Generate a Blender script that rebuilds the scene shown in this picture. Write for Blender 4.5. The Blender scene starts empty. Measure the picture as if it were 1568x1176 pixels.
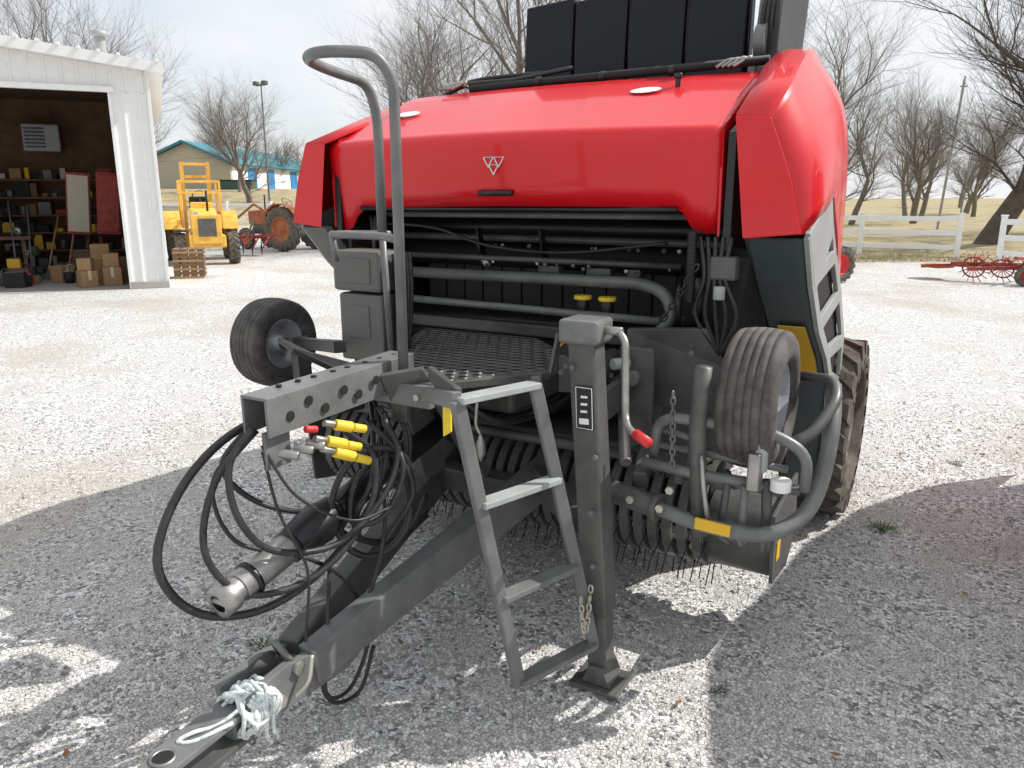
import bpy, math, random, bmesh
from mathutils import Vector, Matrix
random.seed(7)
S=bpy.context.scene
COL=S.collection
# ------------------------------------------------------------------ materials
def mat(name,c,rough=.5,metal=0,var=.15,vscale=6,bump=0,bscale=80,coat=0,dust=0,spec=.5,crough=.12):
    m=bpy.data.materials.new(name); m.use_nodes=True
    nt=m.node_tree; N=nt.nodes; L=nt.links; b=N['Principled BSDF']
    b.inputs['Roughness'].default_value=rough; b.inputs['Metallic'].default_value=metal
    b.inputs['Coat Weight'].default_value=coat; b.inputs['Coat Roughness'].default_value=crough
    b.inputs['Specular IOR Level'].default_value=spec
    tc=N.new('ShaderNodeTexCoord'); no=N.new('ShaderNodeTexNoise')
    no.inputs['Scale'].default_value=vscale; no.inputs['Detail'].default_value=4; no.inputs['Roughness'].default_value=.65
    L.new(tc.outputs['Object'],no.inputs['Vector'])
    cr=N.new('ShaderNodeValToRGB'); e=cr.color_ramp.elements
    e[0].position=.3; e[1].position=.7
    e[0].color=(*[x*(1-var) for x in c],1); e[1].color=(*[min(1,x*(1+var)+dust) for x in c],1)
    L.new(no.outputs['Fac'],cr.inputs[0]); L.new(cr.outputs[0],b.inputs['Base Color'])
    mr=N.new('ShaderNodeMapRange'); mr.inputs['To Min'].default_value=max(0,rough-.08); mr.inputs['To Max'].default_value=min(1,rough+.12)
    L.new(no.outputs['Fac'],mr.inputs['Value']); L.new(mr.outputs[0],b.inputs['Roughness'])
    if bump:
        n2=N.new('ShaderNodeTexNoise'); n2.inputs['Scale'].default_value=bscale; n2.inputs['Detail'].default_value=2
        L.new(tc.outputs['Object'],n2.inputs['Vector'])
        bu=N.new('ShaderNodeBump'); bu.inputs['Strength'].default_value=bump; bu.inputs['Distance'].default_value=.02
        L.new(n2.outputs['Fac'],bu.inputs['Height']); L.new(bu.outputs[0],b.inputs['Normal'])
    return m
RED=mat('red_paint',(.66,.006,.012),.36,var=.05,vscale=3,coat=.45,crough=.07,spec=.35)
GREY=mat('machine_grey_paint',(.078,.077,.072),.40,var=.2,vscale=9,dust=.02)
GREYM=mat('mid_grey_paint',(.14,.145,.14),.38,var=.16,vscale=9,dust=.02)
GREYL=mat('light_grey_paint',(.32,.34,.33),.4,var=.1,dust=.02)
GREYT=mat('slate_grey_panel',(.055,.073,.076),.42,var=.08)
BLACK=mat('black_paint',(.012,.012,.014),.35,var=.2)
BLKM=mat('black_matte',(.011,.011,.011),.7,var=.3)
NAVY=mat('black_hood_plate',(.007,.008,.014),.45,var=.15,vscale=2,spec=.3)
RUB=mat('tyre_rubber',(.062,.055,.048),.8,var=.35,vscale=12,bump=.15,bscale=120,dust=.05)
RUBD=mat('tractor_tyre_rubber',(.085,.068,.050),.9,var=.4,vscale=10,bump=.2,dust=.06)
HOSE=mat('hose_rubber',(.022,.022,.022),.45,var=.3,vscale=20,dust=.01)
STEEL=mat('bare_steel',(.36,.35,.33),.42,metal=.8,var=.3,vscale=14)
ZINC=mat('zinc_plate',(.5,.47,.40),.4,metal=.7,var=.2)
RIM=mat('silver_rim',(.42,.44,.46),.4,metal=.3,var=.2)
WHITE=mat('white_paint',(.80,.80,.78),.5,var=.05)
YEL=mat('warning_yellow',(.75,.45,.02),.45,var=.06)
CAPY=mat('yellow_cap',(.8,.58,.04),.45,var=.1)
GRIP=mat('red_grip',(.6,.03,.03),.45)
BEIGE=mat('beige_siding',(.5,.46,.36),.6,var=.08)
TEAL=mat('teal_metal_roof',(.02,.19,.24),.45,var=.08)
BLUE=mat('blue_door_paint',(.02,.22,.5),.5)
IYEL=mat('industrial_yellow_paint',(.74,.42,.06),.5,var=.2,vscale=5,dust=.02)
ORG=mat('faded_orange_paint',(.36,.12,.05),.7,var=.35)
RUST=mat('rusty_red_paint',(.30,.05,.04),.7,var=.4)
WOOD=mat('plywood',(.16,.09,.05),.8,var=.3,vscale=4)
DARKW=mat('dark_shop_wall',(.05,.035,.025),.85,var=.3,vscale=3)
CARD=mat('cardboard',(.33,.2,.1),.85,var=.12)
CONC=mat('concrete',(.4,.38,.34),.85,var=.12,vscale=5)
BARK=mat('bark',(.19,.165,.14),.9,var=.3,vscale=5)
BARKD=mat('bark_dark',(.10,.08,.065),.9,var=.35,vscale=5)
ROPEM=mat('blue_white_rope',(.62,.67,.66),.85,var=.45,vscale=60)
WEED=mat('weed_green',(.08,.13,.04),.7,var=.3)
STONEM=mat('limestone_chip',(.64,.63,.61),.9,var=.35,vscale=25)
STONED=mat('grey_chip',(.30,.295,.29),.9,var=.5,vscale=25)
LEAF=mat('dry_leaf',(.24,.13,.06),.8,var=.3)
GREENB=mat('dumpster_green',(.05,.1,.07),.6)
BELT=mat('belt_rubber',(.025,.025,.027),.6,var=.3,vscale=10)
LABEL=mat('label_black',(.015,.015,.015),.4)
# ------------------------------------------------------------------ helpers
def empty(name,loc=(0,0,0),rz=0,rot=None):
    o=bpy.data.objects.new(name,None); COL.objects.link(o); o.location=loc
    o.rotation_euler=rot if rot else (0,0,rz); o.empty_display_size=.2
    return o
def mk(name,vs,fs,m,parent=None,smooth=False,bev=0,solid=0,seg=2):
    me=bpy.data.meshes.new(name); me.from_pydata([tuple(v) for v in vs],[],fs); me.update()
    me.materials.append(m)
    if smooth:
        for p in me.polygons:p.use_smooth=True
    o=bpy.data.objects.new(name,me); COL.objects.link(o); o.parent=parent
    if solid:
        s=o.modifiers.new('s','SOLIDIFY'); s.thickness=solid; s.offset=0
    if bev:
        b=o.modifiers.new('b','BEVEL'); b.width=bev; b.segments=seg; b.limit_method='ANGLE'; b.angle_limit=.6
    return o
BF=[(0,3,2,1),(4,5,6,7),(0,1,5,4),(1,2,6,5),(2,3,7,6),(3,0,4,7)]
def box(p,name,lo,hi,m,bev=.004,rot=None):
    lo=Vector(lo);hi=Vector(hi); c=(lo+hi)/2; h=(hi-lo)/2
    vs=[Vector((sx*h.x,sy*h.y,sz*h.z)) for sz in(-1,1) for sx,sy in((-1,-1),(1,-1),(1,1),(-1,1))]
    o=mk(name,vs,BF,m,p,bev=bev); o.location=c
    if rot:o.rotation_euler=rot
    return o
def frame(d,up=Vector((0,0,1))):
    d=d.normalized()
    if abs(d.dot(up))>.98: up=Vector((0,1,0))
    s=d.cross(up).normalized(); u=s.cross(d).normalized(); return s,u
def beam(p,name,a,b,w,h,m,bev=.004,w2=None,h2=None):
    a=Vector(a);b=Vector(b);s,u=frame(b-a); w2=w2 or w;h2=h2 or h
    vs=[a+s*x*w/2+u*y*h/2 for x,y in((-1,-1),(1,-1),(1,1),(-1,1))]+[b+s*x*w2/2+u*y*h2/2 for x,y in((-1,-1),(1,-1),(1,1),(-1,1))]
    return mk(name,vs,[(3,2,1,0),(4,5,6,7),(0,1,5,4),(1,2,6,5),(2,3,7,6),(3,0,4,7)],m,p,bev=bev)
def crom(pts,n=8):
    P=[Vector(q) for q in pts]; P=[P[0]*2-P[1]]+P+[P[-1]*2-P[-2]]; out=[]
    for i in range(1,len(P)-2):
        for k in range(n):
            t=k/n; a,b,c,d=P[i-1:i+3]
            out.append(.5*((2*b)+(c-a)*t+(2*a-5*b+4*c-d)*t*t+(3*b-a-3*c+d)*t**3))
    out.append(P[-2]); return out
def fillet(pts,r=.05,n=5):
    P=[Vector(q) for q in pts]; out=[P[0]]
    for i in range(1,len(P)-1):
        a,b,c=P[i-1:i+2]; d1=(a-b);d2=(c-b); rr=min(r,d1.length*.49,d2.length*.49)
        s=b+d1.normalized()*rr;e=b+d2.normalized()*rr
        for k in range(n+1):
            t=k/n; out.append(s*(1-t)**2+b*2*t*(1-t)+e*t*t)
    out.append(P[-1]); return out
def tube(p,name,pts,r,m,mode='f',rad=.05,seg=10,cyc=False):
    pts=crom(pts) if mode=='c' else (fillet(pts,rad) if len(pts)>2 else [Vector(q) for q in pts])
    vs=[];fs=[];s=None;n=len(pts)
    for i,q in enumerate(pts):
        d=(pts[min(i+1,n-1)]-pts[max(i-1,0)])
        if d.length<1e-6:d=Vector((0,0,1))
        d.normalize()
        if s is None: s,u=frame(d)
        else:
            s=(s-d*s.dot(d)).normalized(); u=s.cross(d).normalized()
        for k in range(seg):
            a=2*math.pi*k/seg; vs.append(q+(s*math.cos(a)+u*math.sin(a))*r)
    for i in range(n-1):
        for k in range(seg):
            k2=(k+1)%seg; fs.append((i*seg+k,i*seg+k2,(i+1)*seg+k2,(i+1)*seg+k))
    fs.append(tuple(range(seg-1,-1,-1))); fs.append(tuple((n-1)*seg+k for k in range(seg)))
    return mk(name,vs,fs,m,p,smooth=True)
def cyl(p,name,a,b,r,m,seg=24,bev=.003,r2=None):
    a=Vector(a);b=Vector(b);s,u=frame(b-a);r2=r if r2 is None else r2
    vs=[a+(s*math.cos(t)+u*math.sin(t))*r for t in [2*math.pi*k/seg for k in range(seg)]]+[b+(s*math.cos(t)+u*math.sin(t))*r2 for t in [2*math.pi*k/seg for k in range(seg)]]
    fs=[(k,(k+1)%seg,seg+(k+1)%seg,seg+k) for k in range(seg)]+[tuple(range(seg-1,-1,-1)),tuple(range(seg,2*seg))]
    o=mk(name,vs,fs,m,p,bev=bev)
    for q in o.data.polygons:
        if len(q.vertices)==4:q.use_smooth=True
    return o
def plate(p,name,pts,th,m,bev=.002):
    P=[Vector(q) for q in pts]; n=(P[1]-P[0]).cross(P[2]-P[0]).normalized()*th/2; k=len(P)
    vs=[q+n for q in P]+[q-n for q in P]
    fs=[tuple(range(k)),tuple(range(2*k-1,k-1,-1))]+[(i,i+k,(i+1)%k+k,(i+1)%k) for i in range(k)]
    return mk(name,vs,fs,m,p,bev=bev)
def lathe(p,name,prof,c,axis,m,seg=48):
    c=Vector(c);ax=Vector(axis).normalized();s,u=frame(ax);vs=[];fs=[];n=len(prof)
    for k in range(seg):
        a=2*math.pi*k/seg; r=s*math.cos(a)+u*math.sin(a)
        for o,q in prof: vs.append(c+ax*o+r*q)
    for k in range(seg):
        k2=(k+1)%seg
        for i in range(n-1): fs.append((k*n+i,k*n+i+1,k2*n+i+1,k2*n+i))
    return mk(name,vs,fs,m,p,smooth=True)
def bolts(p,name,pts,axis,r=.012,m=None):
    vs=[];fs=[];ax=Vector(axis).normalized();s,u=frame(ax)
    for q in pts:
        q=Vector(q);b=len(vs)
        for h in(0,.012):
            for k in range(6):
                a=math.pi*k/3; vs.append(q+ax*h+(s*math.cos(a)+u*math.sin(a))*r)
        fs+= [(b+k,b+(k+1)%6,b+6+(k+1)%6,b+6+k) for k in range(6)]+[tuple(b+6+k for k in range(6))]
    return mk(name,vs,fs,m or ZINC,p)
def wheel_small(p,c,R=.245,w=.19,side=1):
    c=Vector(c);h=w/2
    prof=[(-h*.72,R*.55),(-h*.95,R*.62),(-h,R*.76),(-h*.93,R*.9)]
    xs=[-.80,-.62,-.58,-.54,-.30,-.26,-.22,-.02,.02,.06,.24,.28,.32,.54,.58,.62,.80]
    for i,x in enumerate(xs):
        g=x in(-.58,-.26,.02,.28,.58); prof.append((x*h,R*(1.0-.06*x*x-(.035 if g else 0))))
    prof+=[(h*.93,R*.9),(h,R*.76),(h*.95,R*.62),(h*.72,R*.55)]
    lathe(p,'tyre',prof,c,(1,0,0),RUB,56)
    lathe(p,'rim',[(-h*.72,R*.56),(-h*.75,R*.5),(-h*.2,R*.46),(-h*.15,R*.2),(-h*.3,R*.18),(-h*.3,0.001)],c,(1,0,0),RIM,32)
    lathe(p,'rim_outer',[(h*.72,R*.56),(h*.78,R*.5),(h*.2,R*.46),(h*.12,R*.2),(h*.6,R*.18),(h*.6,.001)],c,(1,0,0),RIM,32)
    bolts(p,'wheel_nuts',[c+Vector((side*h*.2,math.cos(a)*R*.32,math.sin(a)*R*.32)) for a in [i*math.pi/2.5 for i in range(5)]],(side,0,0),.011)
def wheel_lug(p,c,R=.5,w=.3,rimc=None,axis=(1,0,0),nl=18,tm=None):
    c=Vector(c);h=w/2;tm=tm or RUBD
    ax=Vector(axis).normalized();s,u=frame(ax)
    prof=[(-h*.7,R*.55),(-h,R*.65),(-h*1.05,R*.8),(-h*.9,R*.92),(0,R*.945),(h*.9,R*.92),(h*1.05,R*.8),(h,R*.65),(h*.7,R*.55)]
    lathe(p,'tyre',prof,c,ax,tm,40)
    vs=[];fs=[]
    for sd in(-1,1):
        for i in range(nl):
            a0=2*math.pi*(i+(.5 if sd>0 else 0))/nl
            def P(o,rr,a): return c+ax*o+(s*math.cos(a)+u*math.sin(a))*rr
            b=len(vs); da=.085
            for rr0,rr1 in((R*.90,R*.90),(R,R*.97)):
                vs+= [P(0+sd*.0,rr0,a0-da+.16),P(sd*h*1.0,rr1,a0-da-.13),P(sd*h*1.0,rr1,a0+da-.13),P(0,rr0,a0+da+.16)]
            fs+=[(b,b+1,b+2,b+3),(b+4,b+7,b+6,b+5),(b,b+4,b+5,b+1),(b+1,b+5,b+6,b+2),(b+2,b+6,b+7,b+3),(b+3,b+7,b+4,b)]
            b=len(vs)
            vs+=[P(sd*h*1.0,R*.97,a0-da-.13),P(sd*h*1.0,R*.97,a0+da-.13),P(sd*h*1.07,R*.72,a0+da-.2),P(sd*h*1.07,R*.72,a0-da-.2),
                 P(sd*h*.8,R*.9,a0-da-.13),P(sd*h*.8,R*.9,a0+da-.13),P(sd*h*.8,R*.7,a0+da-.2),P(sd*h*.8,R*.7,a0-da-.2)]
            fs+=[(b,b+1,b+2,b+3),(b,b+3,b+7,b+4),(b+1,b+5,b+6,b+2),(b,b+4,b+5,b+1)]
    mk('tread_lugs',vs,fs,tm,p)
    rm=rimc or RIM
    lathe(p,'rim',[(-h*.7,R*.56),(-h*.7,R*.5),(-h*.1,R*.45),(0,R*.15),(0,.001)],c,ax,rm,32)
    lathe(p,'rim_outer',[(h*.7,R*.56),(h*.7,R*.5),(h*.25,R*.45),(h*.1,R*.2),(h*.4,R*.16),(h*.4,.001)],c,ax,rm,32)

# ------------------------------------------------------------------ ROUND BALER
B=empty('round_baler')
def hood():
    cols=[(-.975,1.585),(-.93,1.575),(-.87,1.60),(-.83,1.66),(-.78,1.69),(-.6,1.70),(-.3,1.705),(0,1.71),(.3,1.71),(.6,1.71),(.77,1.71),(.82,1.69),(.86,1.63),(.92,1.61),(.965,1.62)]
    prof=[(.035,0),(.024,.30),(.010,.66),(.001,.90),(0,.955)]
    top=[(.004,1.985),(.013,2.003),(.030,2.015),(.052,2.022),(.085,2.034),(.35,2.15),(.60,2.247),(.70,2.282),(.74,2.275)]
    vs=[];fs=[];n=len(prof)+len(top)
    for x,zb in cols:
        bow=.05*(x/.97)**2
        for y,t in prof: vs.append((x,y+bow,zb+(1.975-zb)*t))
        for y,z in top: vs.append((x*(1-.02*y),y+bow*(1-y),z-.012*(x/.97)**2))
    for i in range(len(cols)-1):
        for k in range(n-1): fs.append((i*n+k,(i+1)*n+k,(i+1)*n+k+1,i*n+k+1))
    mk('red_hood',vs,fs,RED,B,smooth=True,solid=.012)
    for x,nm in((-.985,'hood_edge_l'),(.975,'hood_edge_r')):
        s=1 if x>0 else -1
        plate(B,nm,[(x-s*.01,.06,1.6),(x-s*.012,.05,1.98),(x-s*.02,.1,2.02),(x-s*.03,.72,2.26),(x-s*.03,.72,2.15),(x-s*.012,.15,1.9)],.01,RED)
hood()
tube(B,'hood_handle_slot',[(-.085,.014,1.765),(.085,.014,1.765)],.013,BLACK)
tube(B,'hood_lip',[(-.8,.06,1.695),(.8,.06,1.70)],.012,BLACK)
def tri(cx,cz,s,up,y=-.001):
    k=-1 if not up else 1
    pts=[(cx-s,y,cz-k*s*.8),(cx+s,y,cz-k*s*.8),(cx,y,cz+k*s*.9),(cx-s,y,cz-k*s*.8),(cx+s,y,cz-k*s*.8)]
    tube(B,'badge_line',pts,.0026,WHITE,rad=.003,seg=6)
tri(-.026,1.893,.024,False);tri(.026,1.893,.024,False);tri(0,1.862,.024,False)
for cx,cy in((.5,.45),(-.72,.35)):
    z=2.034+(cy-.085)*.4325+.011
    vs=[(cx+.07*math.cos(a),cy+.035*math.sin(a),z+.035*math.sin(a)*.43-.012*(cx/.97)**2) for a in [i*math.pi/12 for i in range(24)]]
    mk('oval_sticker',vs,[tuple(range(24))],WHITE,B)
for cx,cy in((.62,.52),(-.84,.42)):
    z=2.034+(cy-.085)*.42
    cyl(B,'hood_latch_knob',(cx,cy,z-.01),(cx,cy,z+.045),.012,BLACK,12); cyl(B,'hood_latch_cap',(cx,cy,z+.03),(cx,cy,z+.05),.02,BLACK,12)
tube(B,'hood_hinge_bar',[(-.6,.74,2.305),(.95,.74,2.325)],.020,BLKM)
for x in(-.2,.15,.5): cyl(B,'hinge_clip',(x,.74,2.313),(x+.03,.74,2.314),.025,BLACK,12)
for x in(.78,-.72):
    for i in range(4): tube(B,'hinge_link',[(x+i*.025-.05,.70,2.305),(x+i*.03,.75,2.35),(x+.08,.8-i*.02,2.32)],.008,STEEL)
tube(B,'upper_cable',[(-.95,.75,2.20),(-.7,.8,2.33),(-.4,.85,2.35),(-.1,.95,2.40)],.013,HOSE,'c')
tube(B,'upper_cable',[(-.98,.78,2.18),(-.75,.9,2.36),(-.3,1.0,2.40)],.011,HOSE,'c')
box(B,'top_deck',(-.95,.76,2.15),(.95,1.3,2.27),BLKM,.02)
for i in range(4):
    x0=-.52+i*.315
    vs=[(x0,1.16,2.25),(x0+.298,1.16,2.25),(x0+.298,1.2,2.80),(x0,1.2,2.78),(x0,1.34,2.25),(x0+.298,1.34,2.25),(x0+.298,1.34,2.80),(x0,1.34,2.78)]
    mk('net_box_plate',vs,[(0,1,2,3),(7,6,5,4),(3,2,6,7),(0,3,7,4),(1,5,6,2),(0,4,5,1)],NAVY,B,bev=.01)
    tube(B,'plate_rib',[(x0+.306,1.2,2.3),(x0+.306,1.22,2.78)],.008,BLACK)
plate(B,'lift_bracket',[(.80,1.05,2.3),(.80,1.3,2.3),(.84,1.35,2.95),(.82,1.15,2.95)],.02,GREYM)
plate(B,'lift_arm',[(.90,.95,2.35),(.93,1.35,2.35),(.95,1.4,2.9),(.93,1.2,2.98),(.92,1.05,2.85),(.90,.98,2.6)],.06,BLACK,.01)
cyl(B,'bracket_disc',(.83,.98,2.44),(.88,.98,2.44),.08,GREYM); cyl(B,'bracket_pin',(.82,1.1,2.82),(.97,1.1,2.82),.05,BLACK)
for i in range(3): tube(B,'bracket_roller',[(.86,1.0,2.60+.08*i),(.90,1.0,2.61+.08*i)],.03,BLACK)
for i in range(4): tube(B,'top_hose',[(.84+i*.02,1.0,2.4),(.86+i*.02,.96,2.6),(.9,1.0+i*.02,2.75),(.95,1.1,2.7)],.011,HOSE,'c')
secs=[(0,[(1.02,2.03),(1.145,2.02),(1.225,1.82),(1.28,1.62)]),
 (.35,[(1.0,2.19),(1.135,2.18),(1.262,1.93),(1.295,1.70)]),(.5,[(.985,2.26),(1.125,2.255),(1.268,1.98),(1.295,1.75)]),(.75,[(.975,2.345),(1.105,2.345),(1.27,2.02),(1.29,1.53)]),
 (1.0,[(.96,2.40),(1.08,2.39),(1.25,2.05),(1.275,1.33)]),(1.3,[(.95,2.41),(1.03,2.37),(1.2,2.0),(1.25,1.06)]),
 (2.0,[(.95,2.36),(1.0,2.32),(1.1,2.0),(1.13,1.05)]),(2.5,[(.95,2.1),(.98,2.05),(1.06,1.7),(1.08,.9)]),(2.75,[(.95,1.7),(.97,1.65),(1.02,1.4),(1.04,.8)])]
for sg,nm in((1,'side_shell_right'),(-1,'side_shell_left')):
    vs=[];fs=[]; f=sg*(1 if sg>0 else .94)
    for y,pr in secs:
        a=Vector((*pr[0],0));b=Vector((*pr[1],0))
        q=[a,a.lerp(b,.5)]+[b,b.lerp(Vector((*pr[2],0)),.08)]+crom([Vector((*t,0)) for t in pr[1:]],5)[1:]
        for v in q:
            z=v.y
            if sg<0: z=min(z,2.0+.345*min(y,.75)) if v.y>1.9 else z
            vs.append((f*v.x,y,z))
        n=len(q)
    for i in range(len(secs)-1):
        for k in range(n-1): fs.append((i*n+k,i*n+k+1,(i+1)*n+k+1,(i+1)*n+k) if sg>0 else (i*n+k,(i+1)*n+k,(i+1)*n+k+1,i*n+k+1))
    o=mk(nm,vs,fs,RED,B,smooth=True,solid=.012)
    for e in o.data.edges:
        i,j=e.vertices
        if i%n==2 and j%n==2: e.use_edge_sharp=True
    poly=[Vector(v) for v in vs[:n]]+[Vector((f*1.075,-.003,1.60))]
    plate(B,nm+'_front',[(v.x,v.y-.004,v.z) for v in poly],.012,RED,.004)
    plate(B,'hood_gap_plate',[(f*1.0,.05,1.55),(f*1.0,.05,1.98),(f*.985,.7,2.22),(f*.985,.7,1.55)],.03,BLACK)
    rows=[(.03,1.60,1.07,1.275),(.2,1.43,1.075,1.285),(.45,1.22,1.08,1.29),(.75,1.05,1.09,1.285),(.93,.90,1.1,1.28),(.97,.62,1.11,1.275),(.97,.34,1.13,1.26)]
    vs=[];fs=[]
    for y,z,xa,xb in rows: vs+=[(f*xa,y+.03,z),(f*(xa+.02),y,z),(f*(xb-.03),y,z),(f*xb,y+.05,z)]
    for i in range(len(rows)-1):
        for k in range(3): fs.append((i*4+k,i*4+k+1,(i+1)*4+k+1,(i+1)*4+k))
    mk('front_fender',vs,fs,GREYT if sg>0 else GREYM,B,solid=.012)
    A=[(.08,1.62),(.25,1.43),(.50,1.22),(.80,1.05),(.98,.90),(1.02,.62),(1.02,.34)]
    Bl=[(.50,1.74),(.75,1.50),(1.02,1.30),(1.3,1.04),(1.32,.8),(1.26,.6),(1.2,.36)]
    for i in range(6):
        beam(B,'side_frame_front',(f*1.285,*A[i]),(f*1.285,*A[i+1]),.02,.06,GREYL,.003)
        beam(B,'side_frame_rear',(f*1.283,*Bl[i]),(f*1.283,*Bl[i+1]),.02,.06,GREYL,.003)
    plate(B,'side_frame_top',[(f*1.287,.06,1.62),(f*1.287,.49,1.76),(f*1.287,.62,1.60),(f*1.287,.30,1.38)],.018,GREYL)
    for i in range(1,7): beam(B,'side_frame_web',(f*1.284,A[i][0],A[i][1]),(f*1.284,Bl[i][0],Bl[i][1]),.02,.07,GREYL,.003)
    plate(B,'side_frame_backing',[(f*1.262,.5,1.70),(f*1.262,1.3,1.04),(f*1.262,1.2,.4),(f*1.262,1.0,.36),(f*1.262,1.0,.9),(f*1.262,.52,1.2)],.01,BLKM)
    plate(B,'inner_side_wall',[(f*.98,.1,.55),(f*.98,.1,1.6),(f*.98,2.5,1.9),(f*.98,2.6,.7)],.02,BLKM)
    box(B,'axle_box',(min(f*.6,f*1.0),1.5,.4),(max(f*.6,f*1.0),1.7,.62),GREY)
    w=empty('drive_wheel');w.parent=B
    wheel_lug(w,(f*1.21,1.62,.5),.5,.31)
lathe(B,'bale_chamber',[(-.93,.01),(-.93,.75),(.93,.75),(.93,.01)],(0,1.85,1.45),(1,0,0),BLKM,40)
plate(B,'chamber_back_wall',[(-.97,.85,.5),(.97,.85,.5),(.97,.75,2.2),(-.97,.75,2.2)],.02,BLKM)
for y,z,r,m,nm in((.55,1.60,.06,BLACK,'belt_roller'),(.42,1.55,.018,GREY,'cross_rod'),(.6,1.46,.07,BLKM,'belt_roller'),(.5,1.10,.09,BLACK,'starter_roller'),(.6,.92,.09,BLKM,'starter_roller'),(.35,.98,.03,GREY,'cross_rod')):
    cyl(B,nm,(-.95,y,z),(.95,y,z),r,m)
tube(B,'windguard_tube',[(-.8,.25,1.375),(.60,.25,1.385),(.72,.22,1.35),(.76,.2,1.25),(.70,.2,1.19)],.027,GREYM,rad=.08)
tube(B,'windguard_tube',[(.66,.28,1.22),(.78,.28,1.22),(.86,.25,1.30),(.84,.25,1.42)],.025,GREY,rad=.08)
tube(B,'lower_cross_tube',[(-.85,.2,1.25),(.70,.2,1.235)],.018,GREYM)
tube(B,'lower_cross_tube',[(-.85,.3,1.46),(.75,.3,1.46)],.014,GREY)
tube(B,'upper_cross_tube',[(-.80,.2,1.665),(.84,.2,1.67)],.014,GREYM)
for x in[-.3,.05]: plate(B,'hanger',[(x,.32,1.60),(x,.36,1.60),(x,.42,1.42),(x,.36,1.42)],.012,BLACK)
for i in range(26):
    x=random.uniform(-.3,.8);z=random.choice([1.435,1.44,1.425,1.52])
    bolts(B,'small_fittings',[(x,.30,z)],(0,-1,.5),random.uniform(.005,.011),random.choice([ZINC,GREYM,GREY,GREYM]))
for x0_,x1_ in((.05,.16),(.3,.42),(.5,.56)): box(B,'valve_block',(x0_,.31,1.40),(x1_,.37,1.435),GREY,.006)
for x in(.32,.44):
    cyl(B,'yellow_cap',(x,.24,1.30),(x,.24,1.318),.040,CAPY); cyl(B,'reservoir',(x,.24,1.24),(x,.24,1.30),.03,BLACK)
box(B,'lower_apron',(-.9,.42,.62),(.95,.46,1.12),BLKM)
for i in range(14):
    x=-.8+i*.12
    box(B,'belt_strip',(x,.60,1.1),(x+.112,.62,2.1),BELT,.004)
tube(B,'harness',[(-.8,.2,1.62),(-.5,.25,1.60),(-.2,.28,1.52),(.2,.3,1.50),(.7,.25,1.56)],.008,HOSE,'c')
for i in range(4): tube(B,'harness',[(-.82+.03*i,.15,1.66),(-.78,.12,1.5),(-.80+.02*i,.15,1.35),(-.7,.2,1.2)],.009,HOSE,'c')
lathe(B,'drive_sprocket',[(-.01,.05),(-.01,.10),(.01,.10),(.01,.05)],(.80,.14,1.33),(1,.3,0),BLACK,20)
plate(B,'frame_plate_right',[(.62,.05,1.22),(.95,.05,1.25),(1.02,.08,1.1),(1.02,.08,.72),(.8,.05,.6),(.62,.05,.62)],.025,GREY)
plate(B,'frame_plate_right_b',[(.66,-.12,1.18),(.80,-.12,1.18),(.80,-.1,.8),(.66,-.1,.75)],.02,GREY)
plate(B,'fender_inner_plate',[(.95,.10,1.55),(1.09,.12,1.55),(1.09,.5,1.15),(1.09,.9,.9),(1.0,.5,.7),(.95,.12,.7)],.02,BLKM)
box(B,'gearbox',(-.18,.02,.78),(.25,.38,1.04),GREY,.02)
cyl(B,'gearbox_shaft',(.2,.18,.98),(.95,.18,.98),.035,GREY); cyl(B,'gearbox_hub',(.5,-.02,1.04),(.5,.2,1.04),.06,GREY)
cyl(B,'frame_boss',(.72,-.16,1.06),(.72,.1,1.06),.03,GREYM)
cyl(B,'white_cap_boss',(.66,-.2,1.12),(.70,-.14,1.12),.022,GREYL)
box(B,'cross_frame',(-1.0,.2,.60),(1.02,.34,.72),GREY,.01)
box(B,'cross_frame_upper',(-.95,.36,1.08),(.95,.44,1.14),GREY,.01)
for x,z in((.56,1.02),(.66,.95),(.9,1.15),(.94,.9),(.98,1.0)):
    bolts(B,'frame_bolts',[(x,.03,z)],(0,-1,0),.011,GREYM)
cyl(B,'spring_right',(.88,.02,1.35),(.88,.02,1.62),.018,BLACK)
for i in range(26): 
    z=1.36+i*.01; lathe(B,'spring_coil',[(-.003,.018),(0,.023),(.003,.018)],(.88,.02,z),(0,0,1),BLACK,12)
box(B,'junction_box',(.95,.02,1.44),(1.05,.09,1.53),GREY,.01); cyl(B,'sensor_cap',(1.0,-.0,1.42),(1.0,-.0,1.37),.022,GREYL)
for i in range(5):
    tube(B,'side_hose',[(.9+.03*i,.05,1.6),(.93+.02*i,.03,1.45),(.9+.04*i,.04,1.3),(1.0,.06,1.15)],.009,HOSE,'c')
def chain(p,a,b,sag=0,r=.004,L=.035,m=None):
    a=Vector(a);b=Vector(b);n=max(2,int((b-a).length/(L*.72)));m=m or ZINC
    if sag>.05:n=16
    pts=[a.lerp(b,i/n)-Vector((0,0,sag*4*(i/n)*(1-i/n))) for i in range(n+1)]
    for i in range(n):
        q=(pts[i]+pts[i+1])/2;d=(pts[i+1]-pts[i]).normalized();s,u=frame(d)
        w=s if i%2 else u
        ring=[q+d*L*.5*math.cos(t)+w*L*.28*math.sin(t) for t in[k*math.pi/4 for k in range(9)]]
        tube(p,'chain_link',ring,r,m,rad=.001,seg=5)
chain(B,(.92,-.03,1.5),(.80,-.05,1.28),0,.004,.035,BLACK)
chain(B,(.98,-.42,1.10),(1.0,-.45,.84),0,.0035,.03,GREYM)
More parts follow.
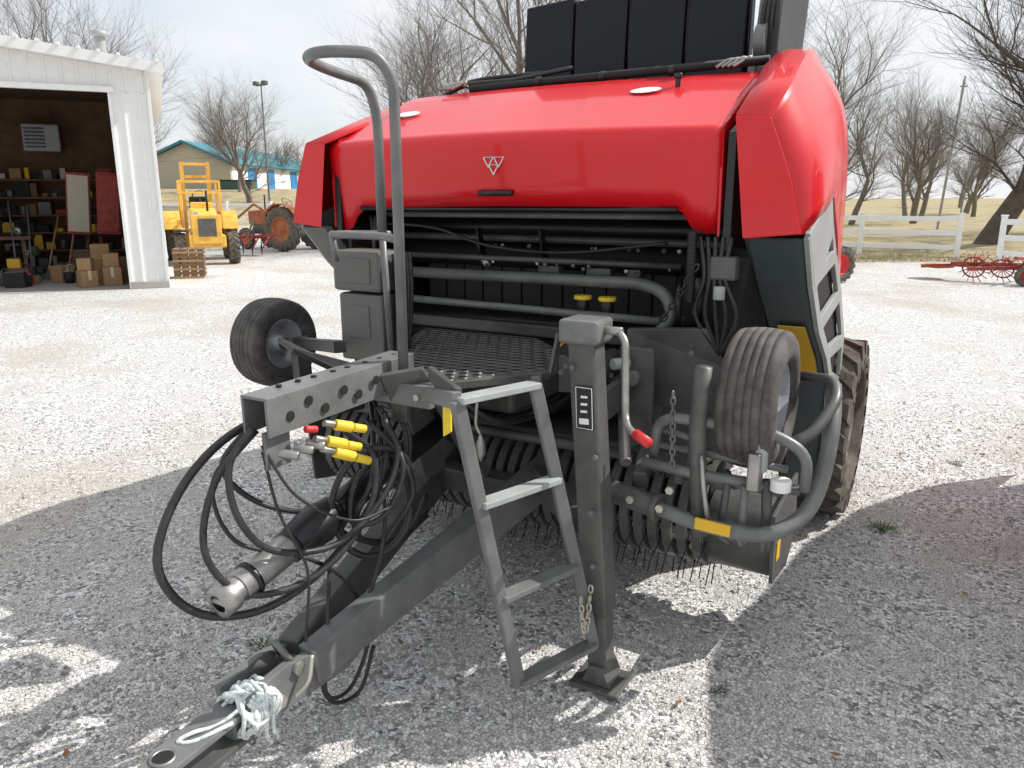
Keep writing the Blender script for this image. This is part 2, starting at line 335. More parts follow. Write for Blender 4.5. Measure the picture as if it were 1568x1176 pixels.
# pickup
vs=[];fs=[]
def band(x,w):
    b=len(vs);n=16
    for i in range(n+1):
        a=math.radians(75+ i*(215/n)); ca=math.cos(a);sa=math.sin(a)
        vs.extend([(x-w/2,.20+.27*ca,.46+.24*sa),(x+w/2,.20+.27*ca,.46+.24*sa),(x+w/2,.20+.24*ca,.46+.21*sa),(x-w/2,.20+.24*ca,.46+.21*sa)])
    for i in range(n):
        q=b+i*4
        for k in range(4): fs.append((q+k,q+(k+1)%4,q+4+(k+1)%4,q+4+k))
x=-1.0
while x<1.02:
    band(x,.038); x+=.062
mk('pickup_stripper_bands',vs,fs,GREY,B)
cyl(B,'pickup_reel',(-1.05,.22,.46),(1.05,.22,.46),.13,BLKM)
x=-.97
while x<1.05:
    for a in(200,235,262,285):
        aa=math.radians(a+random.uniform(-6,6)); c=Vector((x,.20,.46)); d=Vector((0,math.cos(aa),math.sin(aa)))
        tube(B,'pickup_tine',[c+d*.12,c+d*.22,c+d*.315+Vector((0,-.02,-.015))],.0026,BLKM,rad=.02,seg=5)
    x+=.062
box(B,'pickup_top_shield',(-1.0,.0,.71),(1.0,.2,.735),GREY,.01)
tube(B,'pickup_front_bar',[(-1.0,-.08,.72),(.72,-.08,.72)],.022,GREY)
cyl(B,'pickup_end_auger',(1.0,.15,.40),(1.27,.15,.40),.16,GREY,32)
plate(B,'pickup_end_plate',[(1.28,-.08,.58),(1.28,.35,.62),(1.28,.4,.34),(1.28,.25,.24),(1.28,-.03,.28)],.014,GREY)
plate(B,'pickup_end_plate_left',[(-1.12,-.08,.62),(-1.12,.4,.66),(-1.12,.5,.3),(-1.12,.25,.2),(-1.12,-.05,.26)],.014,GREY)
box(B,'pickup_end_decal',(1.288,-.0,.36),(1.29,.06,.44),YEL,.0005)
# drawbar
beam(B,'drawbar_arm_right',(.30,.25,.58),(.13,-1.35,.29),.10,.17,GREYM,.008,.075,.13)
beam(B,'drawbar_arm_left',(-.28,.25,.60),(.05,-1.35,.30),.10,.16,GREY,.008,.075,.13)
for x in(.14,.03): plate(B,'drawbar_gusset',[(x,-1.0,.28),(x,-1.45,.36),(x,-1.62,.34),(x,-1.6,.22),(x,-1.2,.2)],.03,GREYM,.004)
beam(B,'hitch_tongue',(.09,-1.25,.28),(.10,-1.66,.25),.085,.07,GREYM,.008)
plate(B,'hitch_clevis_top',[(.05,-1.6,.30),(.16,-1.6,.30),(.165,-1.86,.285),(.14,-1.93,.282),(.09,-1.94,.282),(.055,-1.86,.285)],.02,GREYM,.004)
plate(B,'hitch_clevis_bottom',[(.05,-1.6,.215),(.16,-1.6,.215),(.165,-1.86,.205),(.14,-1.93,.20),(.09,-1.94,.20),(.055,-1.86,.205)],.02,GREY,.004)
cyl(B,'hitch_pin_hole',(.108,-1.86,.2965),(.108,-1.86,.299),.027,BLKM)
lathe(B,'hitch_hole_rim',[(-.002,.027),(.004,.028),(.004,.034),(-.002,.035)],(.108,-1.86,.297),(0,0,1),STEEL,24)
bolts(B,'drawbar_bolts',[(.157,-1.15,.33),(.157,-1.3,.25),(.157,-1.42,.33),(.157,-1.5,.26)],(1,0,0),.022)
cyl(B,'drawbar_hole',(.17,-1.02,.33),(.176,-1.02,.33),.025,BLKM)
beam(B,'drawbar_web',(-.2,-.2,.52),(.27,-.2,.52),.1,.1,GREY)
plate(B,'warning_decal',[(.352,.06,.60),(.343,-.04,.58),(.343,-.04,.53),(.352,.06,.55)],.003,YEL,.0005)
tube(B,'drawbar_hoop',[(.06,-1.40,.34),(.07,-1.44,.42),(.12,-1.46,.42),(.14,-1.42,.34)],.011,GREYM)
tube(B,'safety_pin',[(.18,-1.38,.36),(.20,-1.42,.30),(.18,-1.46,.26)],.008,ZINC,'c')
for j in range(5):
    pts=[]
    for i in range(52):
        t=i/51*math.pi*2*7+j*2.1
        pts.append((.115+.060*math.cos(t)+random.uniform(-.012,.018),-1.58+random.uniform(-.03,.03)+j*.018-.036,.275+.062*math.sin(t)+random.uniform(-.012,.018)))
    tube(B,'tie_rope',pts,.0068,ROPEM,'c',seg=6)
tube(B,'tie_rope',[(.16,-1.63,.33),(.13,-1.70,.30),(.11,-1.76,.31),(.09,-1.80,.30),(.13,-1.78,.302),(.17,-1.68,.31)],.006,ROPEM,'c',seg=6)
for k in range(2): tube(B,'tie_rope_tail',[(.18,-1.57+.02*k,.26),(.185+.01*k,-1.58+.02*k,.21),(.18,-1.56+.03*k,.17+.02*k)],.0065,ROPEM,'c',seg=6)
p0=Vector((-.02,-1.55,.56));p1=Vector((.0,-.02,.93));dd=(p1-p0)
def pt(t): return p0+dd*t
lathe(B,'pto_yoke',[(0,.03),(0,.05),(.05,.052),(.06,.045),(.10,.045)],pt(0),dd,STEEL,24)
cyl(B,'pto_cross',pt(.01)+Vector((-.05,0,0)),pt(.01)+Vector((.05,0,0)),.014,STEEL)
cyl(B,'pto_tube_silver',pt(.05),pt(.23),.050,STEEL,28)
lathe(B,'pto_guard_cone',[(-.02,.05),(0,.06),(.12,.075),(.16,.062),(.2,.056)],pt(.2),dd,BLACK,28)
cyl(B,'pto_guard_tube',pt(.3),pt(.78),.05,BLACK,28)
lathe(B,'pto_guard_bell',[(0,.05),(.05,.075),(.25,.10),(.3,.10)],pt(.74),dd,BLACK,28)
for t in(.08,.19,.32,.5): lathe(B,'pto_ring',[(-.01,.05),(-.008,.058),(.008,.058),(.01,.05)],pt(t),dd,BLACK,24)
def usect(p,name,a,b,w,h,th,m):
    a=Vector(a);b=Vector(b)
    beam(p,name+'_top',a+Vector((0,0,h/2)),b+Vector((0,0,h/2)),w,th,m,.003)
    for s in(-1,1): beam(p,name+'_side',a+Vector((s*(w/2-th/2),0,-.002)),b+Vector((s*(w/2-th/2),0,-.002)),th,h,m,.002)
usect(B,'hose_beam',(.02,-1.39,1.11),(.0,-.66,1.12),.11,.115,.01,GREYM)
for i,(y,z) in enumerate([(-1.3,1.10),(-1.22,1.13),(-1.15,1.09),(-1.06,1.13),(-.99,1.10),(-.9,1.13),(-.82,1.10),(-.74,1.12)]):
    cyl(B,'beam_hole',(.073,y,z),(.0765,y,z),.016,BLKM,16,0)
    cyl(B,'beam_hole_top',(.0,y+.03,1.177),(.0,y+.03,1.1825),.010,BLKM,12,0)
plate(B,'beam_post',[(.0,-.7,1.05),(.0,-.55,1.05),(-.05,-.35,.62),(-.05,-.5,.62)],.05,GREY)
beam(B,'beam_post_strut',(-.1,-.62,1.05),(-.2,-.1,.66),.06,.06,GREY)
beam(B,'beam_post_strut',(.14,-.6,1.0),(.12,-.3,.6),.06,.05,GREY)
plate(B,'beam_mount_plate',[(.06,-.86,1.14),(.20,-.80,1.17),(.22,-.74,1.08),(.08,-.80,.98)],.02,GREY)
plate(B,'stay_bracket',[(-.45,-.85,1.22),(-.30,-.92,1.20),(-.16,-.80,1.10),(-.2,-.72,1.12),(-.42,-.72,1.14)],.02,BLACK)
LW=empty('gauge_wheel_left');LW.parent=B
wheel_small(LW,(-1.32,-.08,1.0),.235,.20,1)
tube(B,'left_wheel_axle',[(-1.3,-.08,1.0),(-1.14,-.08,1.0)],.03,GREY)
beam(B,'left_wheel_arm',(-1.12,-.1,1.05),(-1.10,-.1,.70),.05,.09,GREY)
beam(B,'left_wheel_bar',(-1.14,-.1,1.02),(-.35,-.62,1.16),.05,.05,BLACK)
tube(B,'left_wheel_tube',[(-1.12,-.15,.72),(-1.0,-.4,.74),(-.7,-.45,.78),(-.62,-.2,.78)],.02,GREY)
DK=[(.24,-.80,1.10),(.50,-.42,1.10),(.42,-.1,1.10),(.12,.18,1.10),(-.5,.16,1.10),(-.42,-.05,1.10),(-.18,-.45,1.10),(.02,-.80,1.10)]
plate(B,'step_deck',DK,.03,GREY,.004)
def inpoly(x,y,P):
    c=False;j=len(P)-1
    for i in range(len(P)):
        if (P[i][1]>y)!=(P[j][1]>y) and x<(P[j][0]-P[i][0])*(y-P[i][1])/(P[j][1]-P[i][1])+P[i][0]: c=not c
        j=i
    return c
vsr=[];fsr=[];vsh=[];fsh=[]
for i in range(-14,16):
    for j in range(-20,12):
        x=i*.056+(.028 if j%2 else 0); y=j*.048
        if all(inpoly(x+dx,y+dy,DK) for dx,dy in((.035,0),(-.035,0),(0,.035),(0,-.035))):
            b=len(vsr)
            for k in range(10):
                a=k*math.pi/5
                vsr.append((x+.023*math.cos(a),y+.016*math.sin(a),1.1155)); vsr.append((x+.018*math.cos(a),y+.012*math.sin(a),1.121))
            for k in range(10): fsr.append((b+2*k,b+2*((k+1)%10),b+2*((k+1)%10)+1,b+2*k+1))
            b=len(vsh)
            for k in range(10):
                a=k*math.pi/5; vsh.append((x+.018*math.cos(a),y+.012*math.sin(a),1.1178))
            fsh.append(tuple(range(b,b+10)))
mk('deck_grip_rims',vsr,fsr,GREY,B); mk('deck_grip_holes',vsh,fsh,BLKM,B)
plate(B,'deck_toe_plate',[(.50,-.42,1.10),(.42,-.1,1.10),(.42,-.1,1.22),(.47,-.3,1.24)],.012,GREY)
plate(B,'deck_sign',[(.484,-.30,1.19),(.455,-.18,1.19),(.465,-.22,1.235)],.006,YEL,.001)
box(B,'deck_front_edge',(.0,-.83,1.03),(.25,-.80,1.11),GREYM,.004)
bolts(B,'deck_bolts',[(.05,-.832,1.07),(.2,-.832,1.07)],(0,-1,0),.012)
LT=(Vector((.60,-1.17,1.19)),Vector((.66,-.82,1.17))); LB=(Vector((.68,-.95,.17)),Vector((.80,-.62,.17)))
for k,nm in((0,'ladder_rail_a'),(1,'ladder_rail_b')):
    beam(B,nm,LT[k],LB[k],.026,.042,GREYM,.004)
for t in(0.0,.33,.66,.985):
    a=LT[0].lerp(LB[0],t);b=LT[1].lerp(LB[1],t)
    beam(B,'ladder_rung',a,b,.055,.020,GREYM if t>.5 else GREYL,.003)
beam(B,'ladder_hanger',LT[0]+Vector((0,0,.0)),(.24,-.84,1.09),.03,.05,GREYM); beam(B,'ladder_hanger',LT[1],(.48,-.46,1.09),.03,.05,GREY)
plate(B,'ladder_latch',[(.43,-1.0,1.13),(.46,-1.0,1.12),(.46,-1.0,1.03),(.43,-1.0,1.01)],.01,CAPY)
beam(B,'ladder_bracket',(.28,-.86,1.17),(.58,-1.13,1.19),.02,.05,GREY)
chain(B,(.79,-.72,.42),(.80,-.66,.44),.16,.004,.03)
tube(B,'handrail',[(.1,-.78,1.0),(.1,-.78,2.12),(.07,-.83,2.20),(-.05,-.95,2.20),(-.20,-.88,2.20),(-.26,-.70,2.19),(-.25,-.5,2.17),(-.25,-.45,2.05),(-.25,-.45,1.60)],.019,GREYM,rad=.10,seg=14)
plate(B,'handrail_foot',[(.06,-.80,.96),(.13,-.80,.96),(.14,-.80,1.14),(.06,-.80,1.14)],.02,GREY)
tube(B,'lower_rail',[(.09,-.76,1.60),(-.1,-.62,1.605),(-.38,-.62,1.605),(-.42,-.45,1.60),(-.25,-.40,1.60)],.015,GREYM,rad=.05)
tube(B,'lower_rail',[(-.36,-.62,1.6),(-.36,-.60,1.50)],.013,GREYM); tube(B,'lower_rail_stay',[(-.25,-.45,1.62),(-.25,-.42,1.10)],.014,GREYM)
CB=mat('control_box_plastic',(.12,.12,.11),.5,var=.1)
box(B,'control_box_lid',(-.54,-.44,1.36),(-.28,-.26,1.53),CB,.015); box(B,'control_box_body',(-.52,-.43,1.06),(-.28,-.27,1.35),CB,.012)
box(B,'control_box_groove',(-.49,-.445,1.395),(-.33,-.438,1.50),CB,.004); box(B,'control_box_groove',(-.47,-.435,1.16),(-.35,-.427,1.30),CB,.004)
for i in range(5): tube(B,'braided_hose',[(-.25,-.38+i*.025,1.52),(-.23,-.38+i*.02,1.35),(-.24,-.40+i*.02,1.1)],.012,HOSE,'c')
ja=Vector((.73,-.60,1.31));jb=Vector((.80,-.58,.30));jc=Vector((.815,-.575,.03))
beam(B,'jack_outer_tube',ja,jb,.095,.095,GREY,.008); beam(B,'jack_inner_tube',jb+(ja-jb)*.1,jc,.076,.076,GREY,.006)
box(B,'jack_head',(.66,-.67,1.28),(.80,-.53,1.36),GREYM,.012)
cyl(B,'jack_shaft',(.80,-.60,1.325),(.86,-.60,1.325),.014,STEEL)
tube(B,'jack_crank',[(.845,-.60,1.325),(.88,-.62,1.30),(.905,-.66,1.06),(.93,-.70,1.035),(1.0,-.74,1.02)],.012,STEEL,rad=.03)
tube(B,'jack_crank_grip',[(.965,-.72,1.028),(1.02,-.75,1.015)],.017,GRIP)
box(B,'jack_foot',(.72,-.66,.012),(.91,-.49,.026),GREY,.004); plate(B,'jack_foot_web',[(.76,-.575,.03),(.87,-.575,.03),(.84,-.575,.1),(.79,-.575,.1)],.12,GREY)
box(B,'jack_label',(.725,-.652,.99),(.785,-.648,1.14),LABEL,.0005,(0,-.065,0)); box(B,'jack_label_print',(.738,-.6545,1.01),(.773,-.6525,1.03),WHITE,.0003,(0,-.065,0))
for z in(1.05,1.075,1.10): box(B,'jack_label_print',(.742,-.6545,z),(.766,-.6525,z+.008),WHITE,.0003,(0,-.065,0))
tube(B,'jack_label_border',[(.729,-.653,.995),(.722,-.653,1.135),(.780,-.653,1.135),(.787,-.653,.995),(.729,-.653,.995)],.0015,WHITE,rad=.002,seg=4)
bolts(B,'jack_bolts',[(.80,-.648,.9),(.79,-.645,.7),(.71,-.65,1.2),(.80,-.64,.50)],(0,-1,0),.009,GREYM)
beam(B,'jack_mount',(.70,-.56,.62),(.30,-.1,.56),.08,.10,GREY)
beam(B,'jack_mount_upper',(.72,-.55,1.0),(.66,.05,1.0),.03,.12,GREY)
tube(B,'red_cable',[(.45,-.15,1.22),(.55,-.3,1.27),(.62,-.5,1.25),(.68,-.52,1.2)],.008,GRIP,'c')
tube(B,'black_cable',[(.4,-.1,1.2),(.5,-.3,1.30),(.6,-.45,1.24),(.66,-.5,1.1)],.008,HOSE,'c')
bolts(B,'jack_side_fit',[(.55+.03*i,-.42-.02*i,1.12+.03*(i%3)) for i in range(4)],(.4,-1,0),.011,GREYM)
plate(B,'latch_plate',[(.54,-.40,1.18),(.62,-.46,1.18),(.62,-.46,1.06),(.54,-.40,1.04)],.02,GREY)
RW=empty('gauge_wheel_right');RW.parent=B
wheel_small(RW,(1.22,-.20,1.06),.25,.20,1)
F1=-.42
tube(B,'wheel_stay_post',[(1.08,F1,1.20),(1.07,F1,.98),(1.10,F1,.60)],.030,GREY,rad=.08,seg=14)
tube(B,'wheel_stay_tube',[(.90,F1+.05,.80),(.92,F1+.03,.97),(.98,F1,1.01),(1.30,-.36,.99),(1.42,-.34,.93),(1.42,-.34,.80)],.019,GREYM,rad=.06)
tube(B,'wheel_stay_tube',[(.88,F1,.83),(1.1,F1,.82),(1.40,-.32,.79)],.019,GREYM)
tube(B,'wheel_stay_tube',[(.93,F1+.04,.95),(1.08,F1+.03,.93)],.012,GREYM); tube(B,'wheel_stay_tube',[(.91,F1+.04,.89),(1.36,-.33,.86)],.013,GREYM)
tube(B,'bumper_loop',[(.80,F1,.70),(1.10,-.44,.645),(1.33,-.42,.64),(1.43,-.30,.70),(1.46,-.25,.82),(1.47,-.2,1.0),(1.44,-.05,1.10)],.027,GREYM,rad=.09,seg=14)
tube(B,'outer_guard_tube',[(1.36,-.33,.95),(1.42,-.28,.98),(1.47,-.16,1.08),(1.44,-.05,1.12),(1.3,.05,1.1)],.020,GREY,rad=.05)
cyl(B,'stay_pivot',(.74,-.40,.69),(.95,-.42,.67),.042,GREY); cyl(B,'stay_pivot_ring',(.93,-.42,.672),(.955,-.423,.67),.052,GREY)
bolts(B,'stay_bolts',[(.86,-.47,.70),(.97,-.47,.69),(1.0,-.46,.76)],(0,-1,0),.015)
tube(B,'parallel_link',[(1.18,-.40,.80),(1.16,-.38,.6),(1.15,-.2,.5)],.014,GREY);tube(B,'parallel_link',[(1.24,-.40,.80),(1.23,-.38,.6),(1.2,-.2,.5)],.014,GREYM)
tube(B,'parallel_link',[(1.30,-.36,.82),(1.31,-.34,.62),(1.28,-.2,.5)],.018,GREY)
box(B,'bumper_decal',(1.10,-.485,.645),(1.22,-.475,.685),YEL,.001,(0,.04,0))
for P4 in([(1.14,.42,1.24),(1.25,.42,1.24),(1.25,.75,1.05),(1.14,.75,1.05)],[(1.14,.75,1.05),(1.25,.75,1.05),(1.25,.90,.925),(1.14,.90,.925)]):
    plate(B,'side_decal',[(a,b-.012,c-.014) for a,b,c in P4],.004,YEL,.0005)
cyl(B,'latch_spool',(1.28,-.39,.86),(1.28,-.39,.96),.025,GREYL,12); cyl(B,'latch_spool',(1.35,-.38,.80),(1.35,-.38,.84),.034,WHITE,14); box(B,'latch_lever',(1.25,-.44,.80),(1.29,-.37,.93),STEEL,.006)
tube(B,'latch_rod',[(1.1,-.45,.9),(1.12,-.48,.80),(1.14,-.45,.65)],.009,STEEL)
for i in range(5): tube(B,'pickup_link_bar',[(.75+.1*i,-.30,.8),(.72+.1*i,-.05,.66)],.015,GREY)
beam(B,'pickup_lift_arm',(.75,.1,.9),(.86,-.38,.74),.05,.07,GREY); beam(B,'pickup_lift_arm',(.95,.1,.9),(1.0,-.38,.78),.03,.06,GREY)
cyl(B,'lift_cylinder',(.62,.0,1.0),(.80,-.38,.80),.022,STEEL)
box(B,'under_deck_box',(-.3,-.35,.90),(.3,.3,1.05),GREY,.02)
tube(B,'hang_hook',[(.36,-.7,1.04),(.36,-.71,.96),(.38,-.71,.93)],.006,STEEL); lathe(B,'hang_spoon',[(0,.004),(.03,.016),(.07,.02),(.10,.003)],(.38,-.71,.93),(0,0,-1),STEEL,12)
for i in range(6): tube(B,'under_hose',[(-.1+.06*i,-.6,1.02),(-.05+.07*i,-.45,.9),(.0+.06*i,-.1,.85),(.1+.05*i,.2,.9)],.012,HOSE,'c')
# hoses
H=[([(-.05,-.75,1.05),(-.1,-1.25,1.06),(-.12,-1.52,.95),(-.14,-1.65,.72),(-.1,-1.58,.53),(.0,-1.42,.48),(.08,-1.22,.55),(.12,-1.0,.72),(.1,-.88,.90),(.06,-.85,1.0)],.0135),
 ([(.0,-1.38,1.06),(-.05,-1.5,.92),(-.04,-1.56,.72),(.02,-1.46,.56),(.1,-1.25,.56),(.14,-1.05,.70),(.12,-.98,.88),(.08,-1.08,1.0)],.011),
 ([(.02,-1.40,1.08),(.0,-1.48,.98),(.02,-1.48,.82),(.05,-1.38,.68),(.12,-1.18,.64),(.16,-1.0,.74),(.16,-.9,.88),(.12,-.92,1.0)],.011),
 ([(-.02,-1.35,1.05),(-.12,-1.45,.9),(-.08,-1.42,.7),(.05,-1.25,.6),(.08,-1.1,.45),(.12,-1.05,.25),(.13,-1.16,.10),(.13,-1.28,.14),(.12,-1.25,.35),(.05,-1.15,.55)],.007),
 ([(.04,-.85,1.02),(.12,-.82,.8),(.16,-.86,.6),(.1,-.95,.5),(.05,-1.05,.55),(.02,-1.1,.7),(.05,-1.05,.85),(.1,-.95,.9),(.15,-.85,.85),(.16,-.82,.7)],.012),
 ([(.02,-.9,.98),(.18,-.9,.85),(.16,-.98,.68),(.08,-1.06,.66),(.06,-1.0,.8),(.12,-.88,.86),(.18,-.85,.72),(.12,-.95,.55)],.010),
 ([(.0,-.95,.95),(.1,-.92,.75),(.14,-1.0,.5),(.13,-1.15,.3),(.12,-1.28,.2),(.12,-1.24,.08),(.13,-1.12,.06),(.14,-1.05,.2)],.007),
 ([(-.1,-1.3,1.05),(-.2,-1.35,.9),(-.15,-1.25,.75),(-.02,-1.1,.7),(.04,-.98,.8)],.010),
 ([(.03,-1.38,1.0),(.06,-1.36,.8),(.1,-1.3,.6),(.1,-1.32,.4),(.12,-1.36,.3)],.005),
 ([(.03,-1.38,1.02),(.1,-1.32,.85),(.16,-1.15,.72),(.2,-1.0,.72)],.005)]
for p,r in H: tube(B,'hydraulic_hose',p,r,HOSE,'c',seg=9)
for i in range(4):
    a=random.uniform(-.06,.06)
    tube(B,'hydraulic_hose',[(.0+a,-.80,1.03),(.08+a,-.84+a,.92),(.12,-.92+a*2,.78),(.06+a,-1.04,.68+a),(.0+a,-.98,.56),(.08,-.82+a,.5),(.05,-.6,.55+a)],.009,HOSE,'c',seg=8)
for a,b in(((.12,-1.20,1.00),(.15,-1.08,.95)),((.13,-1.18,.96),(.17,-1.06,.90)),((.10,-1.14,1.035),(.14,-1.04,1.0))):
    a=Vector(a);b=Vector(b);cyl(B,'yellow_coupler',a,a.lerp(b,.55),.018,CAPY,14); cyl(B,'yellow_coupler_cap',a.lerp(b,.6),b,.014,CAPY,14)
    cyl(B,'coupler_body',a-(b-a)*.35,a,.012,STEEL,12)
cyl(B,'red_coupler_tip',(.09,-1.26,1.05),(.10,-1.22,1.04),.012,GRIP,12)
for y in(-1.36,-1.3,-1.25): cyl(B,'coupler_body',(.08,y,1.0),(.13,y+.03,.99),.014,STEEL,12)
box(B,'coupler_plate',(.03,-1.38,.94),(.045,-1.28,1.06),GREYM,.003)
def dup(o,parent):
    n=o.copy(); COL.objects.link(n); n.parent=parent
    for c in o.children: dup(c,n)
    return n
B2=dup(B,None); B2.location=(3.74,.62,0)
# ------------------------------------------------------------------ GROUND
def gravel():
    m=bpy.data.materials.new('gravel'); m.use_nodes=True; nt=m.node_tree;N=nt.nodes;L=nt.links;b=N['Principled BSDF']
    b.inputs['Roughness'].default_value=.95; b.inputs['Specular IOR Level'].default_value=.15
    tc=N.new('ShaderNodeTexCoord')
    def vor(s,f='F1'):
        v=N.new('ShaderNodeTexVoronoi');v.voronoi_dimensions='2D';v.feature=f;v.inputs['Scale'].default_value=s;L.new(tc.outputs['Object'],v.inputs['Vector']);return v
    def noi(s,d=3):
        v=N.new('ShaderNodeTexNoise');v.noise_dimensions='2D';v.inputs['Scale'].default_value=s;v.inputs['Detail'].default_value=d;L.new(tc.outputs['Object'],v.inputs['Vector']);return v
    v1=vor(64);v2=vor(140);n1=noi(.5,5);n2=noi(4)
    sep=N.new('ShaderNodeSeparateColor');L.new(v1.outputs['Color'],sep.inputs[0])
    cr=N.new('ShaderNodeValToRGB');e=cr.color_ramp.elements;e[0].position=0;e[0].color=(.16,.157,.155,1);e[1].position=1;e[1].color=(.95,.94,.92,1)
    k=cr.color_ramp.elements.new(.2);k.color=(.40,.395,.385,1);k=cr.color_ramp.elements.new(.6);k.color=(.66,.65,.635,1)
    L.new(sep.outputs[0],cr.inputs[0])
    sep2=N.new('ShaderNodeSeparateColor');L.new(v2.outputs['Color'],sep2.inputs[0])
    cr2=N.new('ShaderNodeValToRGB');e=cr2.color_ramp.elements;e[0].color=(.34,.335,.325,1);e[1].color=(.80,.785,.75,1);L.new(sep2.outputs[1],cr2.inputs[0])
    mx=N.new('ShaderNodeMix');mx.data_type='RGBA';L.new(cr.outputs[0],mx.inputs[6]);L.new(cr2.outputs[0],mx.inputs[7])
    r=N.new('ShaderNodeValToRGB');r.color_ramp.elements[0].position=.42;r.color_ramp.elements[1].position=.66;L.new(n2.outputs['Fac'],r.inputs[0]);L.new(r.outputs[0],mx.inputs[0])
    mx2=N.new('ShaderNodeMix');mx2.data_type='RGBA';r2=N.new('ShaderNodeValToRGB');r2.color_ramp.elements[0].position=.48;r2.color_ramp.elements[1].position=.70;r2.color_ramp.elements[1].color=(.55,.55,.55,1)
    L.new(n1.outputs['Fac'],r2.inputs[0]);L.new(r2.outputs[0],mx2.inputs[0]);L.new(mx.outputs[2],mx2.inputs[6]);mx2.inputs[7].default_value=(.44,.385,.32,1)
    ve=vor(64,'DISTANCE_TO_EDGE');mr=N.new('ShaderNodeMapRange');mr.inputs['From Max'].default_value=.14;mr.inputs['To Min'].default_value=.4;L.new(ve.outputs['Distance'],mr.inputs['Value'])
    mu=N.new('ShaderNodeMix');mu.data_type='RGBA';mu.blend_type='MULTIPLY';mu.inputs[0].default_value=.8;L.new(mx2.outputs[2],mu.inputs[6]);L.new(mr.outputs[0],mu.inputs[7])
    L.new(mu.outputs[2],b.inputs['Base Color'])
    ad=N.new('ShaderNodeMath');ad.operation='MULTIPLY';L.new(mr.outputs[0],ad.inputs[0]);L.new(sep.outputs[1],ad.inputs[1])
    bu=N.new('ShaderNodeBump');bu.inputs['Strength'].default_value=.6;bu.inputs['Distance'].default_value=.012;L.new(ad.outputs[0],bu.inputs['Height']);L.new(bu.outputs[0],b.inputs['Normal'])
    return m
GR=gravel()
mk('gravel_yard',[(-2500,-2500,0),(2500,-2500,0),(2500,2500,0),(-2500,2500,0)],[(0,1,2,3)],GR)
OX,OY=1.8,-2.9
def yard(x,d,z=0): return Vector((OX+x*.862-d*.508,OY+x*.508+d*.862,z))
YR=math.radians(30.5)
ico=[(1,0,0),(-1,0,0),(0,1,0),(0,-1,0),(0,0,1),(0,0,-1)];icf=[(0,2,4),(2,1,4),(1,3,4),(3,0,4),(2,0,5),(1,2,5),(3,1,5),(0,3,5)]
def pebbles(N_,s0,s1,m,dmax,pw):
    vs=[];fs=[]
    for i in range(N_):
        d=1.2+dmax*random.random()**pw; x=random.uniform(-.75,.75)*(d+.6); s=random.uniform(s0,s1)*(1.5 if random.random()<.06 else 1)
        c=yard(x,d,s*.3);b=len(vs);a=random.uniform(0,6.28);ca,sa=math.cos(a),math.sin(a);sx,sy,sz=[s*random.uniform(.6,1.3) for _ in range(3)]
        for p in ico:
            px,py,pz=[q+random.uniform(-.3,.3) for q in p]; px*=sx;py*=sy;pz*=sz*.7
            vs.append((c.x+px*ca-py*sa,c.y+px*sa+py*ca,c.z+pz))
        fs.extend([(b+p,b+q,b+r) for p,q,r in icf])
    mk('loose_gravel',vs,fs,m)
pebbles(24000,.003,.0095,STONEM,5.2,1.5);pebbles(14000,.003,.009,STONED,5.0,1.5)
vs=[];fs=[]
for i in range(90):
    c=yard(random.uniform(-1.5,4.5),random.uniform(2,7),.012);a=random.uniform(0,6.28);s=random.uniform(.008,.02);b=len(vs)
    for k,(px,py) in enumerate(((1.3,0),(0,.6),(-1.3,0),(0,-.6))): vs.append((c.x+s*(px*math.cos(a)-py*math.sin(a)),c.y+s*(px*math.sin(a)+py*math.cos(a)),c.z+random.uniform(0,.012)))
    fs+=[(b,b+1,b+2),(b,b+2,b+3)]
mk('fallen_leaves',vs,fs,LEAF)
GRM=mat('dry_grass',(.29,.235,.12),.95,var=.35,vscale=.9,bump=.5,bscale=30,dust=.05)
GRV=mat('verge_grass',(.42,.36,.2),.95,var=.3,vscale=2)
def field(name,x0,x1,d0,d1,hf,nx=60,ny=24,m=None):
    vs=[];fs=[]
    for j in range(ny+1):
        for i in range(nx+1):
            x=x0+(x1-x0)*i/nx;d=d0+(d1-d0)*(j/ny)**1.6; vs.append(yard(x+random.uniform(-.15,.15),d+random.uniform(-.25,.25)*(j==0),hf(x,d,j/ny)))
    for j in range(ny):
        for i in range(nx):
            a=j*(nx+1)+i;fs.append((a,a+1,a+nx+2,a+nx+1))
    return mk(name,vs,fs,m or GRM,smooth=True)
field('grass_field',1,420,21.5,600,lambda x,d,t:.004+ (.25*math.sin(x*.21)*math.sin(d*.13)+.3)*min(1,t*4)*min(1,(x-1)/6),90)
def sm(t): t=max(0,min(1,t)); return t*t*(3-2*t)
field('grass_bank',-300,1.0,47.5,600,lambda x,d,t:.004+2.45*sm((d-47.5)/28)*min(1,max(0,(1-x)/14)),90,40)
vs=[];fs=[]
for i in range(3600):
    x=random.uniform(1.5,34);d=21.3+abs(random.gauss(0,2.6));p=yard(x,d,0);h=random.uniform(.02,.09);a=random.uniform(0,6.28);w=.03;b=len(vs)
    vs+=[(p.x-w*math.cos(a),p.y-w*math.sin(a),0),(p.x+w*math.cos(a),p.y+w*math.sin(a),0),(p.x+random.uniform(-.06,.06),p.y+random.uniform(-.06,.06),h+.03)];fs.append((b,b+1,b+2))
mk('grass_verge',vs,fs,GRV)
